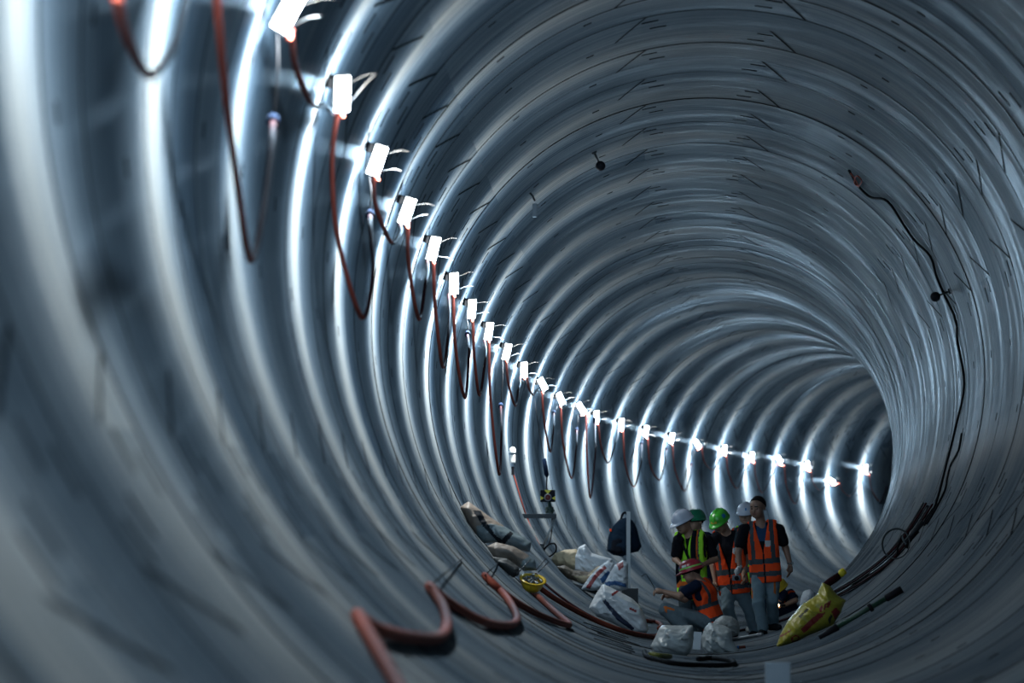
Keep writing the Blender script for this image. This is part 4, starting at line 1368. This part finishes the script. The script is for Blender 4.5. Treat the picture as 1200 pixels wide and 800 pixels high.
# ------------------------------------------------------------------ far right: pale bundle, maroon tube
bundle('sack', [(937, 709), (939, 699), (942, 692), (949, 690), (955, 694), (955, 702), (950, 708), (943, 711)], 79.5, .3, [M['white_sheet']],
       'pale bundle on the floor beyond the yellow sack', 'bundle', wrinkle=.06, seed=15)
root = empty('tube_roll', P(976, 680, 77.6)); o0 = P(976, 680, 77.6)
mb = MB(); mb.tube([P(966, 687, 77.6) - o0, P(972, 682, 77.6) - o0, P(984, 674, 77.6) - o0], [.05, .055, .05], 12); mb.build('sleeve', M['dark_red'], root)
mb = MB(); mb.tube([P(983.5, 674.5, 77.6) - o0, P(986, 672, 77.6) - o0, P(990, 669, 77.6) - o0, P(991, 668.5, 77.6) - o0], [.03, .06, .055, .02], 12); mb.build('cap', M['target_yellow'], root)
tag(root, 'maroon tube with a yellow end beyond the yellow sack', 'tube')

# ------------------------------------------------------------------ right wall: cables, coil, rod, sensors
def wall_cable(name, pts, r, m, label, cat, group=None, off=None):
    w_ = [on_wall(px, py, off if off is not None else r + .004) for px, py in pts]
    c = w_[len(w_) // 2]
    mb = MB(); mb.tube([p - c for p in spline(w_, 5)], r, 8)
    o = mb.build(name, m, None); o.location = c
    return tag(o, label, cat, group)


wall_cable('cable', [(995, 200), (1005, 217), (1020, 231), (1040, 236), (1060, 265), (1072, 282), (1090, 300), (1097, 322), (1105, 342), (1120, 375), (1122, 400), (1130, 450), (1120, 500), (1110, 540), (1096, 592), (1083, 615)],
           .014, M['black_cable'], 'thin black cable running down the right wall from the roof', 'cable')
wall_cable('cable', [(1127, 508), (1124, 525), (1121, 532), (1114, 545), (1110, 560), (1107, 575), (1096, 597), (1086, 614)], .012, M['black_cable'],
           'short dark cable joining the long one low on the right wall', 'cable')
rb = random.Random(8)
BUN = [(60.9, 117), (61.2, 121.5), (61.3, 126.5), (61.6, 131), (62.6, 135), (63.8, 138.5), (65.2, 142), (66.8, 146)]
for i in range(6):
    pts = [wall_at(y_ + .18 * (i - 2.5) + rb.uniform(-.12, .12), a_ + rb.uniform(-.7, .7), .018 + .016 * i) for y_, a_ in BUN]
    c = pts[3]
    mb = MB(); mb.tube([p - c for p in spline(pts, 6)], .008 + .003 * (i % 3), 8)
    o = mb.build('cable', (M['black_cable'], M['dark_red'], M['dark_steel'])[i % 3], None); o.location = c
    tag(o, ('thinnest black', 'thinner maroon', 'grey', 'upper black', 'upper maroon', 'upper grey')[i] + ' cable in the bundle below the coil on the right wall', 'cable', 'bundled cables low on the right wall')
cc = on_wall(1050, 650, .06)
cc = P(1050, 637, cc.y - .6)
nin = inward(cc)
mb = MB()
M3 = rot_to((nin * .35 + Vector((0, -1, .05))).normalized())
for t in range(2):
    mb.tube([M3 @ Vector(((.148 + .006 * t) * math.cos(2 * PI * i / 40), (.165 + .006 * t) * math.sin(2 * PI * i / 40), .012 * t)) for i in range(40)], .006, 7, closed=True)
o = mb.build('cable_coil', mat('grey_coil', (.05, .06, .065), .6, spec=.1), None); o.location = cc
tag(o, 'round black cable coil standing on the right wall', 'coil')
c0 = on_wall(1068, 630, .06)
for i, (a, c, m_) in enumerate((((1062, 642), (1076, 622), 'black_cable'), ((1052, 650), (1057, 627), 'black_cable'), ((1057, 627), (1062, 638), 'steel'), ((1066, 632), (1082, 611), 'dark_steel'))):
    p0, p1 = P(*a, c0.y - .05), P(*c, c0.y - .05)
    mb = MB(); d = p1 - p0
    mb.tube([(0, 0, 0), d * .3 + nin * .02, d], (.02, .012, .012, .03)[i], 8); o = mb.build('fitting', M[m_], None); o.location = p0
    tag(o, ('dark sleeve across the cables beside the coil', 'thin black rod inside the coil', 'short grey rod meeting the black one inside the coil', 'thick dark sleeve right of the coil')[i], 'fitting', 'fittings by the cable coil')
# striking rod with black ends
p0, p1 = on_wall(960, 747, .04), on_wall(1057, 690, .04)
root = empty('pole', (p0 + p1) / 2); d = (p1 - p0) / 2
M['green_paint'] = mat('dark_green_paint', (.012, .05, .03), .5)
mb = MB(); mb.tube([-d * .55, d * .6], .024, 10); mb.build('shaft', M['green_paint'], root)
mb = MB(); mb.tube([-d, -d * .55], [.02, .036], 10); mb.build('grip', M['zip'], root)
mb = MB(); mb.tube([d * .6, d * .62, d], [.024, .036, .036], 10); mb.build('sleeve', M['zip'], root)
mb = MB(); mb.tube([d * .2, d * .28], .042, 10); mb.build('collar', M['zip'], root)
tag(root, 'dark green and black pole lying up the right slope', 'pole')
M['grey_cloth'] = mat('grey_cloth', (.10, .13, .14), .8, bump=.4, bscale=20)
bundle('rag', [(974, 735), (984, 726), (996, 722), (1003, 724), (996, 731), (984, 738)], 55.3, .1, [M['grey_cloth']], 'grey crumpled rag between the yellow sack and the green pole', 'rag', wrinkle=.015, edge=.05, seed=16)


def wall_fixture(px, py, label, kind):
    p = on_wall(px, py, 0)
    root = empty('roof_sensor', p); n_ = inward(p)
    if kind == 'round':
        mb = MB(); mb.box(n_ * .01, (.06, .06, .02), rot_to(n_), 0, .004); mb.tube([n_ * 0, n_ * .13], .012, 8); mb.build('stem', M['dark_steel'], root)
        mb = MB(); mb.lathe([(0, -.05), (.035, -.045), (.052, -.02), (.055, .02), (.04, .05), (.0, .055)], n_ * .17, rot_to((0, -1, 0)), 18); mb.build('head', M['zip'], root)
    else:
        mb = MB(); mb.tube([(0, 0, 0), n_ * .04, n_ * .08 + Vector((0, 0, -.03))], .012, 8); mb.build('stem', M['dark_steel'], root)
        mb = MB(); mb.box(n_ * .08 + Vector((0, 0, -.13)), (.05, .05, .15), None, 0, .008); mb.build('casing', M['grey_gadget'], root)
    return tag(root, label, 'sensor')


wall_fixture(696, 178, 'round black sensor hanging from the roof', 'round')
wall_fixture(1113, 341, 'round black sensor on the right wall beside the thin cable', 'round')
wall_fixture(621, 226, 'small grey box hanging from the upper left roof', 'box')
wall_cable('wire_tangle', [(997, 203), (1002, 210), (1006, 218), (1001, 214), (1004, 206), (1010, 212), (1006, 219)], .007, M['red_cable'], 'small tangle of red wire at the top of the thin black cable', 'wire', off=.04)

# ------------------------------------------------------------------ on the floor
wall_cable('cable', [(755, 763), (757, 768), (768, 772), (790, 777), (820, 779), (850, 779), (860, 777), (856, 773), (835, 771), (818, 772)], .022, M['black_cable'], 'black hose curving in front of the white sacks', 'hose')
wall_cable('pipe', [(762, 766), (772, 768), (785, 769)], .026, mat('olive_pipe', (.12, .13, .02), .5), 'short olive pipe at the left sack\'s front corner', 'pipe')
wall_cable('cable', [(828, 769), (840, 770), (853, 771)], .014, M['black_cable'], 'short black cable piece before the right white sack', 'cable')
wall_cable('hose', [(757, 727), (768, 728), (775, 732), (772, 736)], .028, M['hose'], 'bent red hose end between the printed sack and the seated man', 'hose')
wall_cable('plank', [(845, 751), (865, 748), (893, 743)], .022, M['steel'], 'pale batten lying at the walking man\'s feet', 'batten')
wall_cable('cable', [(856, 741), (880, 736), (905, 730), (930, 722)], .018, M['dark_red'], 'dark red hose running behind the walking man\'s feet', 'hose')
c0 = on_wall(868, 759, .03)
root = empty('screwdriver', c0)
mb = MB(); mb.tube([(-.08, 0, .0), (-.02, 0, .005)], .02, 8); mb.build('handle', M['sticker_blue'], root)
mb = MB(); mb.tube([(-.02, 0, .005), (.05, 0, .012)], .016, 8); mb.build('shank', M['hose'], root)
tag(root, 'small blue and red tool on the floor right of the white sacks', 'tool')
for i in range(8):
    x0 = 684 + (0, 9, 3, 16, 6, 24, 12, 30)[i]; y0_ = 729 + 2.4 * i + (x0 - 684) * .34
    ln = (52, 40, 62, 30, 50, 34, 48, 26)[i]
    a, c = on_wall(x0, y0_, .012), on_wall(x0 + ln, y0_ + ln * .34, .012)
    mb = MB(); mb.tube([(0, 0, 0), c - a], .006, 6); o = mb.build('steel_rod', M['dark_steel'], None); o.location = a
    tag(o, 'thin dark rod of the loose bunch on the floor left of the sacks', 'rod', 'loose rods left of the white sacks')
p = P(911.5, 778, 36.0)
fz = floor_z(p.x, 36.0)
root = empty('marker_post', (p.x, 36.0, fz))
M['grey_paint'] = mat('grey_blue_paint', (.40, .48, .55), .5)
mb = MB(); mb.box((0, 0, (p.z - fz) / 2), (.160, .12, p.z - fz), None, 0, .008); mb.build('box', M['grey_paint'], root)
mb = MB(); mb.box((0, 0, p.z - fz + .004), (.164, .124, .012), None, 0, .003); mb.build('cap', M['grey_paint'], root)
tag(root, 'blurred grey box post at the bottom edge of the picture', 'post')
